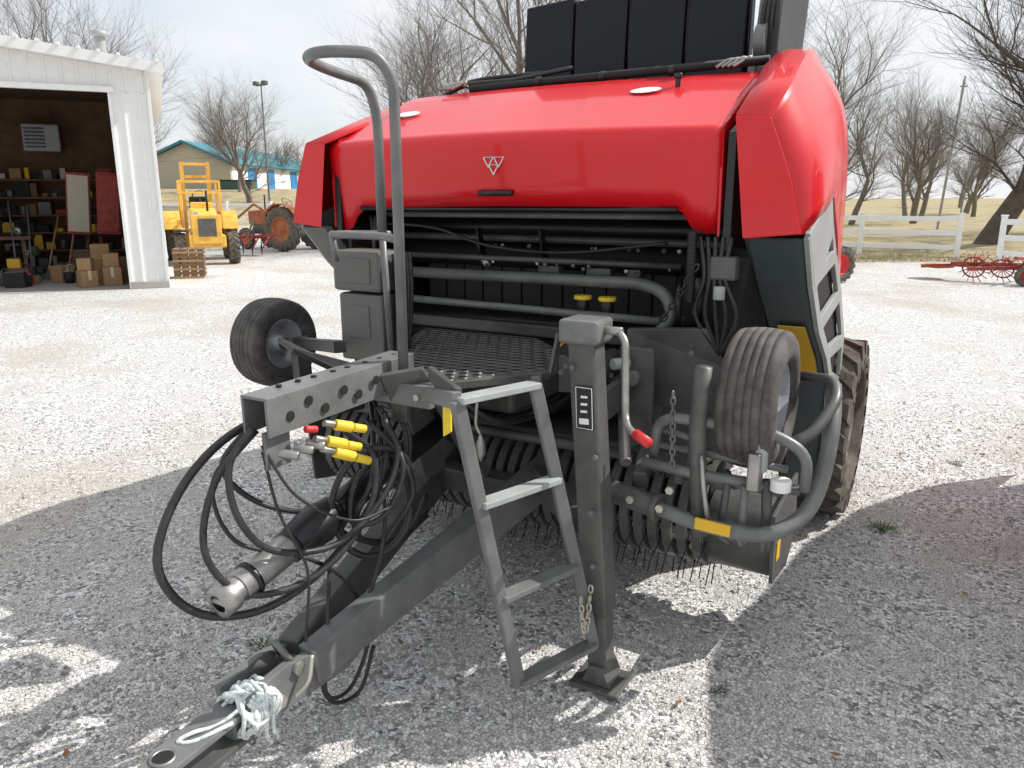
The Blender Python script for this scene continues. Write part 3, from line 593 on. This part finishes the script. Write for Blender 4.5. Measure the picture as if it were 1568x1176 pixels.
# ------------------------------------------------------------------ SHED
SH=empty('metal_shed',(-11.82,6.8,0),math.radians(54.5))
def ribwall(p,name,x0,x1,z0,zf,y,m=WHITE):
    vs=[];fs=[];x=x0;xs=[]
    while x<x1-.01:
        xs+= [(x,0),(min(x+.20,x1),0),(min(x+.215,x1),-.02),(min(x+.245,x1),-.02),(min(x+.26,x1),0)]; x+=.26
    xs.append((x1,0))
    for a,b in xs: vs+=[(a,y+b,z0),(a,y+b,zf(a))]
    for i in range(len(xs)-1): fs.append((2*i,2*i+2,2*i+3,2*i+1))
    mk(name,vs,fs,m,p)
rl=lambda x:4.08+.115*min(-x,18+x)
PW=.66
ribwall(SH,'front_wall_pier',-PW,0,.12,lambda x:3.62,0)
ribwall(SH,'front_wall_header',-18,0,3.62,rl,0)
ribwall(SH,'front_wall_left',-18,-5.0,.0,lambda x:3.62,0)
for a,nm in((0,'corner_trim'),(-PW,'door_jamb')): box(SH,nm,(a-.02,-.05,.0),(a+.04,.06,4.06 if a==0 else 3.65),WHITE,.005)
box(SH,'pier_footing',(-PW,-.06,0),(.03,.1,.14),CONC,.01)
box(SH,'door_track',(-5.2,-.12,3.60),(-PW+.1,-.02,3.70),WHITE,.01)
mk('side_wall',[(0,0,0),(0,12,0),(0,12,4.1),(0,0,4.1)],[(0,1,2,3)],WHITE,SH)
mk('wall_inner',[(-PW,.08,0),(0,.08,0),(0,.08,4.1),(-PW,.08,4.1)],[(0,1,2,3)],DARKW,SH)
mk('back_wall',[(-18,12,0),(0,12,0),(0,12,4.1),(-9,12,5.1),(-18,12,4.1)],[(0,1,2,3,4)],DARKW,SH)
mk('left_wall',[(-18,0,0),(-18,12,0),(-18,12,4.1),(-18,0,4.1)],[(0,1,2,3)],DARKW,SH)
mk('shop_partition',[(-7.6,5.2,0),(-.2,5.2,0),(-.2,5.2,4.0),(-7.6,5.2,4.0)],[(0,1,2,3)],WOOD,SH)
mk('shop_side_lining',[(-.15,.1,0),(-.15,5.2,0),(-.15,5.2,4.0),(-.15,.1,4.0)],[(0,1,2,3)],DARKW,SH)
mk('shop_ceiling',[(-17.9,.1,3.95),(-.1,.1,3.95),(-.1,11.9,3.95),(-17.9,11.9,3.95)],[(0,1,2,3)],WOOD,SH)
mk('shop_floor',[(-17.9,.05,.006),(-.1,.05,.006),(-.1,11.9,.006),(-17.9,11.9,.006)],[(0,1,2,3)],CONC,SH)
for s in(0,1):
    xe,xr=(.30,-9) if s==0 else(-18.3,-9)
    mk('roof',[(xe,-.38,4.10),(xe,12.3,4.10),(xr,12.3,5.17),(xr,-.38,5.17)],[(0,1,2,3)],WHITE,SH,solid=.05)
    mk('fascia',[(xe,-.40,3.94),(xe,-.40,4.12),(xr,-.40,5.19),(xr,-.40,5.01)],[(0,1,2,3)],WHITE,SH,solid=.03)
    mk('soffit',[(xe,-.38,3.97),(xe,-.01,3.97),(xr,-.01,5.04),(xr,-.38,5.04)],[(0,1,2,3)],WHITE,SH)
for i in range(29): 
    x=.2-i*.31; z=4.10+.115*(.3-x); box(SH,'eave_rib',(x-.03,-.46,z+.01),(x+.03,-.36,z+.06),WHITE,.004)
cyl(SH,'roof_vent_pipe',(-.75,1.2,4.1),(-.75,1.2,4.75),.10,GREYL); lathe(SH,'roof_vent_cap',[(0,.10),(.01,.17),(.10,.15),(.14,.02)],(-.75,1.2,4.75),(0,0,1),GREYL,20)
def shelf(x,y,w,h,d,n,seed):
    e=empty('storage_shelf');e.parent=SH;random.seed(seed)
    for k in range(n+1): box(e,'board',(x,y,.1+k*h/n),(x+w,y+d,.14+k*h/n),WOOD,.004)
    for px in(x,x+w): 
        for py in(y,y+d): box(e,'upright',(px-.03,py-.03,0),(px+.03,py+.03,h+.2),DARKW,.003)
    for k in range(n+1):
        q=x+.05
        while q<x+w-.2:
            ww=random.uniform(.08,.3);hh=random.uniform(.1,.36);m=random.choice([CARD,GREYM,RUST,BLKM,BLKM,YEL,GREYL,GREY,BLKM,WOOD,DARKW])
            if random.random()<.45: cyl(e,'can',(q+ww*.5,y+.15,.145+k*h/n),(q+ww*.5,y+.15,.145+k*h/n+hh*.7),ww*.35,m,14)
            else: box(e,'carton',(q,y+.03,.145+k*h/n),(q+ww,y+.3,.145+k*h/n+hh),m,.01,(0,0,random.uniform(-.15,.15)))
            q+=ww+random.uniform(.0,.08)
shelf(-5.6,4.3,2.0,2.2,.5,5,1);shelf(-3.4,4.4,1.7,2.0,.5,5,2);shelf(-1.6,3.8,1.2,2.0,.5,5,5)
random.seed(3)
for i,(x,y,s) in enumerate([(-1.0,.9,.34),(-1.2,1.5,.42),(-1.45,.7,.3),(-.85,1.7,.45),(-2.0,1.9,.32)]):
    o=empty('cardboard_box');o.parent=SH;box(o,'carton',(x-s/2,y-s/2,0.01),(x+s/2,y+s/2,s*1.1),CARD,.01,(0,0,.2*i));box(o,'tape',(x-.03,y-s/2-.004,s*.5),(x+.03,y+s/2+.004,s*1.104),BEIGE,.001,(0,0,.2*i))
    if i<3: box(o,'carton_upper',(x-s*.42,y-s*.42,s*1.11),(x+s*.42,y+s*.42,s*1.9),CARD,.01,(0,0,-.1*i))
for x,y in((-1.6,2.6),(-1.0,2.3)):
    o=empty('leaning_door_panel');o.parent=SH;box(o,'panel',(x-.2,y-.02,1.0),(x+.2,y+.02,2.2),BEIGE if x<-1.4 else RUST,.01,(0.1,.08,.1)); box(o,'edge',(x-.23,y+.025,.95),(x+.23,y+.04,2.25),RUST,.01,(0.1,.08,.1))
for i in range(60):
    x=random.uniform(-5,-1.6);y=random.uniform(.9,4.0);s=random.uniform(.06,.22)
    z=random.choice([.01,.01,.01,.3,.5]) if y>2 else .01
    o=empty(random.choice(['shop_bucket','tool_crate','oil_can']));o.parent=SH
    m=random.choice([BLKM,RUST,GREY,CARD,BEIGE,YEL,GREYM,GREYT,BLKM,GREY,WOOD])
    if i%2: lathe(o,'body',[(0,.01),(0,s*.5),(s*1.2,s*.6),(s*1.2,s*.55),(s*.9,.01)],(x,y,z),(0,0,1),m,16); tube(o,'handle',[(x-s*.5,y,z+s*1.2),(x,y,z+s*1.6),(x+s*.5,y,z+s*1.2)],.006,STEEL,'c')
    else: box(o,'body',(x-s,y-s*.6,z),(x+s,y+s*.6,z+s*1.6),m,.01,(0,0,random.uniform(-.5,.5))); box(o,'lid',(x-s*.9,y-s*.5,z+s*1.6),(x+s*.9,y+s*.5,z+s*1.75),GREY,.01)
for i in range(10):
    x=-4.6+i*.32+random.uniform(-.1,.1);o=empty('leaning_pole');o.parent=SH;tube(o,'shaft',[(x,2.6,.01),(x+random.uniform(-.4,.4),3.2,random.uniform(1.2,2.0))],.02,random.choice([WOOD,CARD,GREYM]));box(o,'head',(x-.08,2.55,.0),(x+.08,2.65,.12),GREY)
o=empty('workbench');o.parent=SH;box(o,'top',(-5,2.8,.85),(-2.6,3.5,.92),WOOD);[box(o,'leg',(x,2.9,0),(x+.08,2.98,.85),WOOD) for x in(-4.9,-2.8)]
for i in range(14): lathe(o,'wheel_part',[(-.04,.03),(-.04,.10),(.04,.10),(.04,.03)],(-4.9+i*.17,3.0+.2*(i%2),1.02+.2*(i%3)),(.3,1,.2),random.choice([GREY,STEEL,BLKM,YEL,BLKM]),14)
o=empty('wall_heater');o.parent=SH;box(o,'case',(-2.7,4.4,2.75),(-1.95,4.9,3.35),GREYL,.03);[box(o,'louvre',(-2.65,4.37,2.83+.08*k),(-2.25,4.40,2.87+.08*k),GREYT) for k in range(6)]
o=empty('pallet_stack');o.location=yard(-7.15,17.2);o.rotation_euler=(0,0,YR+.3)
for k in range(7):
    m=WOOD if k%2 else CARD
    for j in range(4): box(o,'board',(-.3+j*.17,-.3,.05+k*.09),(-.18+j*.17,.3,.10+k*.09),WOOD,.004)
    box(o,'bearer',(-.3,-.3,0+k*.09),(.3,-.24,.05+k*.09),m)
# ------------------------------------------------------------------ yellow tractor
T=empty('yellow_utility_tractor',yard(-8.5,21.6),YR+math.radians(-65))
def tw(p,c,R,w,rm): wheel_lug(p,c,R,w,rm,(0,1,0),16)
tw(T,(-.9,-.75,.62),.62,.36,IYEL);tw(T,(-.9,.75,.62),.62,.36,IYEL);tw(T,(1.1,-.65,.42),.42,.26,IYEL);tw(T,(1.1,.65,.42),.42,.26,IYEL)
mk('hood',[(.1,-.33,.75),(1.5,-.30,.75),(1.5,.30,.75),(.1,.33,.75),(.1,-.33,1.45),(1.5,-.28,1.3),(1.5,.28,1.3),(.1,.33,1.45)],BF,IYEL,T,bev=.05)
box(T,'grille_guard',(1.5,-.35,.55),(1.62,.35,1.3),IYEL,.03);box(T,'grille',(1.61,-.22,.75),(1.64,.22,1.2),GREY)
box(T,'counterweight',(.9,-.45,.45),(1.5,.45,.78),IYEL,.04);box(T,'chassis',(-1.1,-.3,.5),(1.2,.3,.8),IYEL,.03)
for s in(-1,1):
    pts=[(-.9+.75*math.cos(a),s*.75,.62+.72*math.sin(a)) for a in[math.radians(k) for k in range(20,171,15)]]
    for a,b in zip(pts,pts[1:]): beam(T,'fender',a,b,.42,.03,IYEL)
box(T,'seat',(-.9,-.25,1.25),(-.45,.25,1.35),BLKM,.04);box(T,'seat_back',(-1.0,-.25,1.3),(-.9,.25,1.75),BLKM,.04);box(T,'dash',(.0,-.28,1.3),(.15,.28,1.6),IYEL,.03)
tube(T,'steering_column',[(.0,0,1.5),(-.25,0,1.75)],.02,BLACK);lathe(T,'steering_wheel',[(-.01,.18),(0,.2),(.01,.18),(0,.17)],(-.27,0,1.77),(-.6,0,.6),BLACK,20)
for x,y in((-1.05,-.5),(-1.05,.5),(.05,-.5),(.05,.5)): beam(T,'rops_post',(x,y,.9),(x,y,2.15),.06,.06,IYEL)
for a,b in(((-1.05,-.5),(.05,-.5)),((-1.05,.5),(.05,.5)),((-1.05,-.5),(-1.05,.5)),((.05,-.5),(.05,.5))): 
    beam(T,'rops_bar',(*a,2.15),(*b,2.15),.06,.06,IYEL); beam(T,'rops_rail',(*a,1.85),(*b,1.85),.05,.05,IYEL)
for y in(-.35,.35): beam(T,'mast_rail',(-1.5,y,.3),(-1.35,y,2.7),.06,.10,IYEL)
for z in(.8,1.6,2.3,2.65): beam(T,'mast_cross',(-1.45,-.35,z),(-1.45,.35,z),.05,.08,IYEL)
tube(T,'exhaust',[(.8,.1,1.3),(.8,.1,1.9)],.03,BLKM);box(T,'headlamp',(1.5,-.3,1.25),(1.58,-.18,1.37),GREYL,.02);box(T,'fender_front',(.85,-.8,.86),(1.35,-.5,.9),BLKM)
T2=empty('old_farm_tractor',yard(-7.75,26.5),YR+math.radians(150))
tw(T2,(-.8,-.75,.72),.72,.34,ORG);tw(T2,(-.8,.75,.72),.72,.34,ORG);tw(T2,(1.2,-.5,.36),.36,.18,ORG);tw(T2,(1.2,.5,.36),.36,.18,ORG)
mk('hood',[(-.1,-.2,.8),(1.4,-.2,.8),(1.4,.2,.8),(-.1,.2,.8),(-.1,-.24,1.35),(1.4,-.22,1.28),(1.4,.22,1.28),(-.1,.24,1.35)],BF,ORG,T2,bev=.06)
box(T2,'gearcase',(-1.0,-.2,.5),(1.2,.2,.82),GREY,.03);box(T2,'seat',(-1.0,-.22,1.2),(-.6,.22,1.28),BLKM,.04);tube(T2,'steering',[(0,0,1.3),(-.3,0,1.55)],.02,BLACK);lathe(T2,'steering_wheel',[(-.01,.18),(0,.2),(.01,.18),(0,.17)],(-.3,0,1.57),(-.6,0,.6),BLACK,20)
for s in(-1,1):
    pts=[(-.8+.8*math.cos(a),s*.72,.72+.8*math.sin(a)) for a in[math.radians(k) for k in range(30,160,20)]]
    for a,b in zip(pts,pts[1:]): beam(T2,'fender',a,b,.3,.03,ORG)
tube(T2,'exhaust',[(.7,.05,1.3),(.7,.05,1.8)],.025,BLKM)
for s in(-1,1): tube(T2,'loader_arm',[(-.3,s*.45,1.0),(.8,s*.45,1.5),(1.7,s*.45,1.0),(2.1,s*.45,.3)],.04,ORG)
PL=empty('tillage_implement',yard(-8.1,23.8),YR)
for i in range(5): tube(PL,'frame_tube',[(-.6+.3*i,-.3,.25),(-.4+.25*i,.4,.55+.1*(i%2)),(.3,.5,.5)],.025,RUST); lathe(PL,'disc',[(-.02,.01),(0,.22),(.01,.22)],(-.6+.28*i,-.2,.24),(1,.4,0),BLKM,18)
beam(PL,'toolbar',(-.9,.1,.5),(.9,.2,.6),.07,.07,RUST);beam(PL,'hitch',(0,.1,.5),(.2,.3,1.1),.05,.05,GREY)
T3=empty('compact_tractor',yard(6.66,16.4),YR+.5)
tw(T3,(0,-.3,.38),.38,.25,RED);tw(T3,(0,.7,.38),.38,.25,RED);tw(T3,(-1.4,-.3,.5),.5,.3,RED);box(T3,'hood',(-1.0,-.1,.6),(.2,.6,1.15),RED,.08);box(T3,'seat',(-1.5,0,1.0),(-1.1,.5,1.4),BLKM,.05);box(T3,'chassis',(-1.6,0,.4),(.2,.5,.62),GREY,.03);tube(T3,'rops',[(-1.6,0,.9),(-1.6,0,1.9),(-1.6,.5,1.9),(-1.6,.5,.9)],.03,BLACK)
HR=empty('hay_rake',yard(10.6,15.8),YR-.35)
beam(HR,'main_beam',(-1.4,.4,.35),(2.6,-1.0,.45),.09,.09,RUST);beam(HR,'hitch_bar',(-1.9,.8,.25),(-.6,.1,.4),.07,.07,RUST)
beam(HR,'side_beam',(-1.2,-.3,.3),(1.8,.5,.4),.07,.07,RUST);beam(HR,'cross_beam',(-.4,-.4,.55),(.2,.8,.45),.06,.06,RUST)
for i in range(8):
    c=Vector((-1.0+.48*i,.2-.20*i,.30)); lathe(HR,'rake_wheel',[(-.012,.20),(0,.23),(.012,.20)],c,(.5,1,.6 if i%2 else .2),RUST,24)
    s,u=frame(Vector((.5,1,.6 if i%2 else .2)))
    for k in range(16):
        a=k*math.pi/8;d=s*math.cos(a)+u*math.sin(a);tube(HR,'tine',[c+d*.04,c+d*.22,c+d*.33+Vector((.03,0,0))],.009,ORG if k%2 else RUST,rad=.02,seg=4)
    tube(HR,'arm',[c,c+Vector((.1,.25,.2)),c+Vector((.2,.1,.1))],.03,RUST)
wheel_lug(HR,(-.2,-.5,.2),.2,.12,RUST,(0,1,0),12);lathe(HR,'skid_pan',[(0,.01),(.03,.3),(.08,.36)],(-1.6,.65,.22),(0,0,1),ORG,20)
# ------------------------------------------------------------------ office building (gable end towards the yard)
OB=empty('office_building',yard(-28.2,80,2.35),YR+math.radians(-3))
box(OB,'walls',(-9,0,0),(0,30,2.7),BEIGE,.02)
for i in range(45): box(OB,'siding_batten',(-9+i*.2,-.04,0),(-8.95+i*.2,.0,2.7),BEIGE,.003)
mk('gable',[(-9,0,2.7),(0,0,2.7),(-4.5,0,4.6)],[(0,1,2)],BEIGE,OB)
for xa,xb in((.6,-4.5),(-9.6,-4.5)):
    mk('roof',[(xa,-.6,2.55),(xa,30.6,2.55),(xb,30.6,4.75),(xb,-.6,4.75)],[(0,1,2,3)],TEAL,OB,solid=.14)
    mk('rake_trim',[(xa,-.63,2.38),(xa,-.63,2.66),(xb,-.63,4.86),(xb,-.63,4.58)],[(0,1,2,3)],TEAL,OB,solid=.04)
box(OB,'side_panel',(.0,.3,.05),(.04,30,2.6),WHITE,.002)
for y in(4.5,10,18,26): box(OB,'door',(.05,y,0),(.10,y+2.2,2.2),BLUE);box(OB,'door_frame',(.04,y-.15,0),(.07,y+2.35,2.35),BLUE)
DP=empty('dumpster',yard(-25.6,74,2.15),YR);box(DP,'bin',(-1.6,-.8,0),(1.6,.8,1.0),GREENB,.03);box(DP,'lid',(-1.65,-.85,1.0),(1.65,.85,1.1),BLKM,.02)
LP=empty('yard_light_pole',yard(-14.1,46,0));cyl(LP,'pole',(0,0,0),(0,0,8.0),.07,GREYM,12,r2=.04);box(LP,'crossarm',(-.4,-.04,7.8),(.4,.04,7.88),GREY)
for x in(-.4,.3):box(LP,'floodlight',(x-.12,-.15,7.83),(x+.16,.1,8.05),GREY,.02)
def fence(name,a,b,rails=3,h=1.2,post=2.4):
    e=empty(name);a=Vector(a);b=Vector(b);n=max(1,round((b-a).length/post))
    for i in range(n+1):
        q=a.lerp(b,i/n);box(e,'post',(q.x-.07,q.y-.07,q.z),(q.x+.07,q.y+.07,q.z+h+.05),WHITE,.01);box(e,'post_cap',(q.x-.09,q.y-.09,q.z+h+.05),(q.x+.09,q.y+.09,q.z+h+.09),WHITE,.01)
    for k in range(rails):
        z=h*(.25+.34*k);beam(e,'rail',a+Vector((0,-.0,z)),b+Vector((0,0,z)),.05,.14,WHITE,.005)
fence('board_fence',(-9,22.8,.0),(1.45,23.3,.0));fence('board_fence',(2.45,21.0,0),(12,16,0))
fence('board_fence',yard(-26,44,.0),yard(-9,46,.0),3,1.4);fence('board_fence',yard(-9,46,.0),yard(4,48,.0),3,1.4)
# ------------------------------------------------------------------ TREES
def tree_mesh(name,H,spread,depth,seed,m,r0=.28,lean=0,trunkf=.22):
    rnd=random.Random(seed);vs=[];fs=[]
    def seg(a,b,ra,rb,n):
        d=(b-a)
        if d.length<1e-5:return
        s,u=frame(d);k=len(vs)
        for q,r in((a,ra),(b,rb)):
            for i in range(n):
                t=2*math.pi*i/n;vs.append(q+(s*math.cos(t)+u*math.sin(t))*r)
        for i in range(n): fs.append((k+i,k+(i+1)%n,k+n+(i+1)%n,k+n+i))
    def grow(p,d,L,r,lv):
        n=7 if lv>=depth-1 else (5 if lv>=depth-3 else 3)
        st=3 if lv>1 else 2; q=p;dd=d.copy();rr=r;e=r*.62
        for i in range(st):
            dd=(dd+Vector((rnd.gauss(0,.11),rnd.gauss(0,.11),rnd.gauss(0,.07)+.05))).normalized()
            q2=q+dd*L/st; r2=r+(e-r)*(i+1)/st
            seg(q,q2,rr,r2,n)
            if lv>0 and (i>0 or lv<depth):
                for _ in range(1 if lv!=1 else 2):
                    ax=Vector((rnd.gauss(0,1),rnd.gauss(0,1),rnd.gauss(0,.35))).normalized()
                    nd=(dd+ax*spread*rnd.uniform(.6,1.3)).normalized()
                    grow(q.lerp(q2,rnd.random()),nd,L*rnd.uniform(.55,.85),r2*rnd.uniform(.42,.62),lv-1)
            q=q2;rr=r2
        if lv>0:
            for _ in range(2):
                ax=Vector((rnd.gauss(0,1),rnd.gauss(0,1),rnd.gauss(0,.3))).normalized()
                grow(q,(dd+ax*spread*.6).normalized(),L*rnd.uniform(.7,.9),rr*.75,lv-1)
    grow(Vector((0,0,-.1)),Vector((lean,0,1)).normalized(),H*trunkf,r0,depth)
    me=bpy.data.meshes.new(name);me.from_pydata([tuple(v) for v in vs],[],fs);me.materials.append(m)
    zs=max(v.z for v in vs);me.transform(Matrix.Scale(H/zs,4))
    for p in me.polygons:p.use_smooth=True
    return me
M1=tree_mesh('bare_tree_a',14,.8,6,11,BARK,.30);M2=tree_mesh('bare_tree_b',12,.9,6,5,BARK,.25);M3=tree_mesh('bare_tree_c',15,.85,6,23,BARKD,.45,.25,.25)
M4=tree_mesh('bare_tree_d',10,.8,5,8,BARK,.16);M5=tree_mesh('bare_tree_e',10,.8,4,8,BARK,.2)
def tree(me,pos,rz=0,s=1,name='bare_tree'):
    o=bpy.data.objects.new(name,me);COL.objects.link(o);o.location=pos;o.rotation_euler=(0,0,rz);o.scale=(s,s,s);return o
tree(M1,yard(.2,31),2.6,1.2);tree(M2,yard(-5.0,40,.0),2,1.1);tree(M2,yard(4.5,38,.0),4,1.05);tree(M4,yard(-3,44),1,1.2)
tree(M2,yard(-20.5,62,1.0),1,.9);tree(M1,yard(-20,36),3,.95);tree(M4,yard(-30,66,1.5),3,.9);tree(M4,yard(-24,70,1.9),1,1.0)
tree(M3,yard(16.9,27.9),YR,.95);tree(M1,yard(23.5,46,.3),1.7,.68);tree(M2,yard(14.2,36,.2),.3,.95);tree(M4,yard(19,44,.3),5,.9);tree(M1,yard(25.5,36),2.4,1.1)
tree(M4,yard(30,60,.3),1,1.0);tree(M4,yard(21,58,.3),2,1.1);tree(M2,yard(38,66,.3),2.2,.9);tree(M4,yard(27,52,.3),4,.9);tree(M4,yard(34,58,.3),3.3,.9)
me=bpy.data.meshes.new('tl');bm=bmesh.new();rr=random.Random(4)
for i in range(60):
    t=bmesh.new();t.from_mesh(M5);x=rr.uniform(-70,120);d=rr.uniform(95,150)
    t.transform(Matrix.Translation(yard(x,d,.5 if x>0 else 2.2))@Matrix.Rotation(rr.uniform(0,6),4,'Z')@Matrix.Scale(rr.uniform(.6,1.1),4));tm=bpy.data.meshes.new('x');t.to_mesh(tm);bm.from_mesh(tm);t.free()
bm.to_mesh(me);bm.free();me.materials.append(BARK);o=bpy.data.objects.new('distant_treeline',me);COL.objects.link(o)
for x,d,h in((20.6,38,7),(33,58,6)):
    U=empty('utility_pole',yard(x,d));cyl(U,'pole',(0,0,0),(.35,0,h),.06,GREYL,10);cyl(U,'insulator',(.35,0,h),(.36,0,h+.15),.04,GREYL,10);beam(U,'bracket',(.2,0,h-.3),(.5,0,h-.3),.05,.05,BARK)
def weed(pos,n=40,s=.06):
    vs=[];fs=[];r=random.Random(int(pos[0]*100))
    for i in range(n):
        a=r.uniform(0,6.28);rr_=r.uniform(0,s*.7);x=pos[0]+rr_*math.cos(a);y=pos[1]+rr_*math.sin(a);h=r.uniform(.2,.7)*s*.6;b=len(vs);w=.003;l=r.uniform(.2,.7)*s
        vs+=[(x-w*math.sin(a),y+w*math.cos(a),0),(x+w*math.sin(a),y-w*math.cos(a),0),(x+l*math.cos(a)+.001,y+l*math.sin(a),h)];fs.append((b,b+1,b+2))
    mk('weed_tuft',vs,fs,WEED)
for x,d,n,s in((2.0,3.85,110,.09),(.75,2.45,40,.045),(-1.0,2.75,50,.06),(2.3,2.9,40,.06),(3.0,4.9,50,.07)): weed(yard(x,d),n,s)
# ------------------------------------------------------------------ LIGHT / WORLD / CAMERA
sd=Vector((.68,.71,1)).normalized()
sl=bpy.data.lights.new('sun','SUN');sl.energy=5;sl.angle=math.radians(.5);sl.color=(1,.97,.92);so=bpy.data.objects.new('sun',sl);COL.objects.link(so);so.rotation_euler=sd.to_track_quat('Z','Y').to_euler()
W=bpy.data.worlds.new('World');S.world=W;W.use_nodes=True;N=W.node_tree.nodes;L=W.node_tree.links
sk=N.new('ShaderNodeTexSky');sk.sky_type='NISHITA';sk.sun_disc=False;sk.sun_elevation=math.asin(sd.z);sk.sun_rotation=math.atan2(sd.x,sd.y);sk.dust_density=2.0;sk.air_density=1.0
tc=N.new('ShaderNodeTexCoord');mp=N.new('ShaderNodeMapping');mp.inputs['Scale'].default_value=(1,1,2.5);no=N.new('ShaderNodeTexNoise');no.inputs['Scale'].default_value=1.6;no.inputs['Detail'].default_value=5;no.inputs['Roughness'].default_value=.5
L.new(tc.outputs['Generated'],mp.inputs[0]);L.new(mp.outputs[0],no.inputs['Vector'])
cr=N.new('ShaderNodeValToRGB');cr.color_ramp.elements[0].position=.36;cr.color_ramp.elements[0].color=(.50,.50,.50,1);cr.color_ramp.elements[1].position=.56;cr.color_ramp.elements[1].color=(.95,.95,.95,1)
L.new(no.outputs['Fac'],cr.inputs[0])
mx=N.new('ShaderNodeMix');mx.data_type='RGBA';mx.inputs[7].default_value=(6.3,6.5,6.7,1)
L.new(cr.outputs[0],mx.inputs[0]);L.new(sk.outputs[0],mx.inputs[6])
bg=N['Background'];bg.inputs[1].default_value=.15
L.new(mx.outputs[2],bg.inputs[0])
cd=bpy.data.cameras.new('camera');cam=bpy.data.objects.new('camera',cd);COL.objects.link(cam);cd.sensor_width=36;cd.lens=36*1178/1568;cd.clip_end=6000;cd.clip_start=.05
cam.location=(1.8,-2.9,1.75);cam.rotation_euler=(math.radians(90-13.7),0,YR);S.camera=cam
S.view_settings.view_transform='Standard';S.view_settings.look='None';S.view_settings.exposure=0
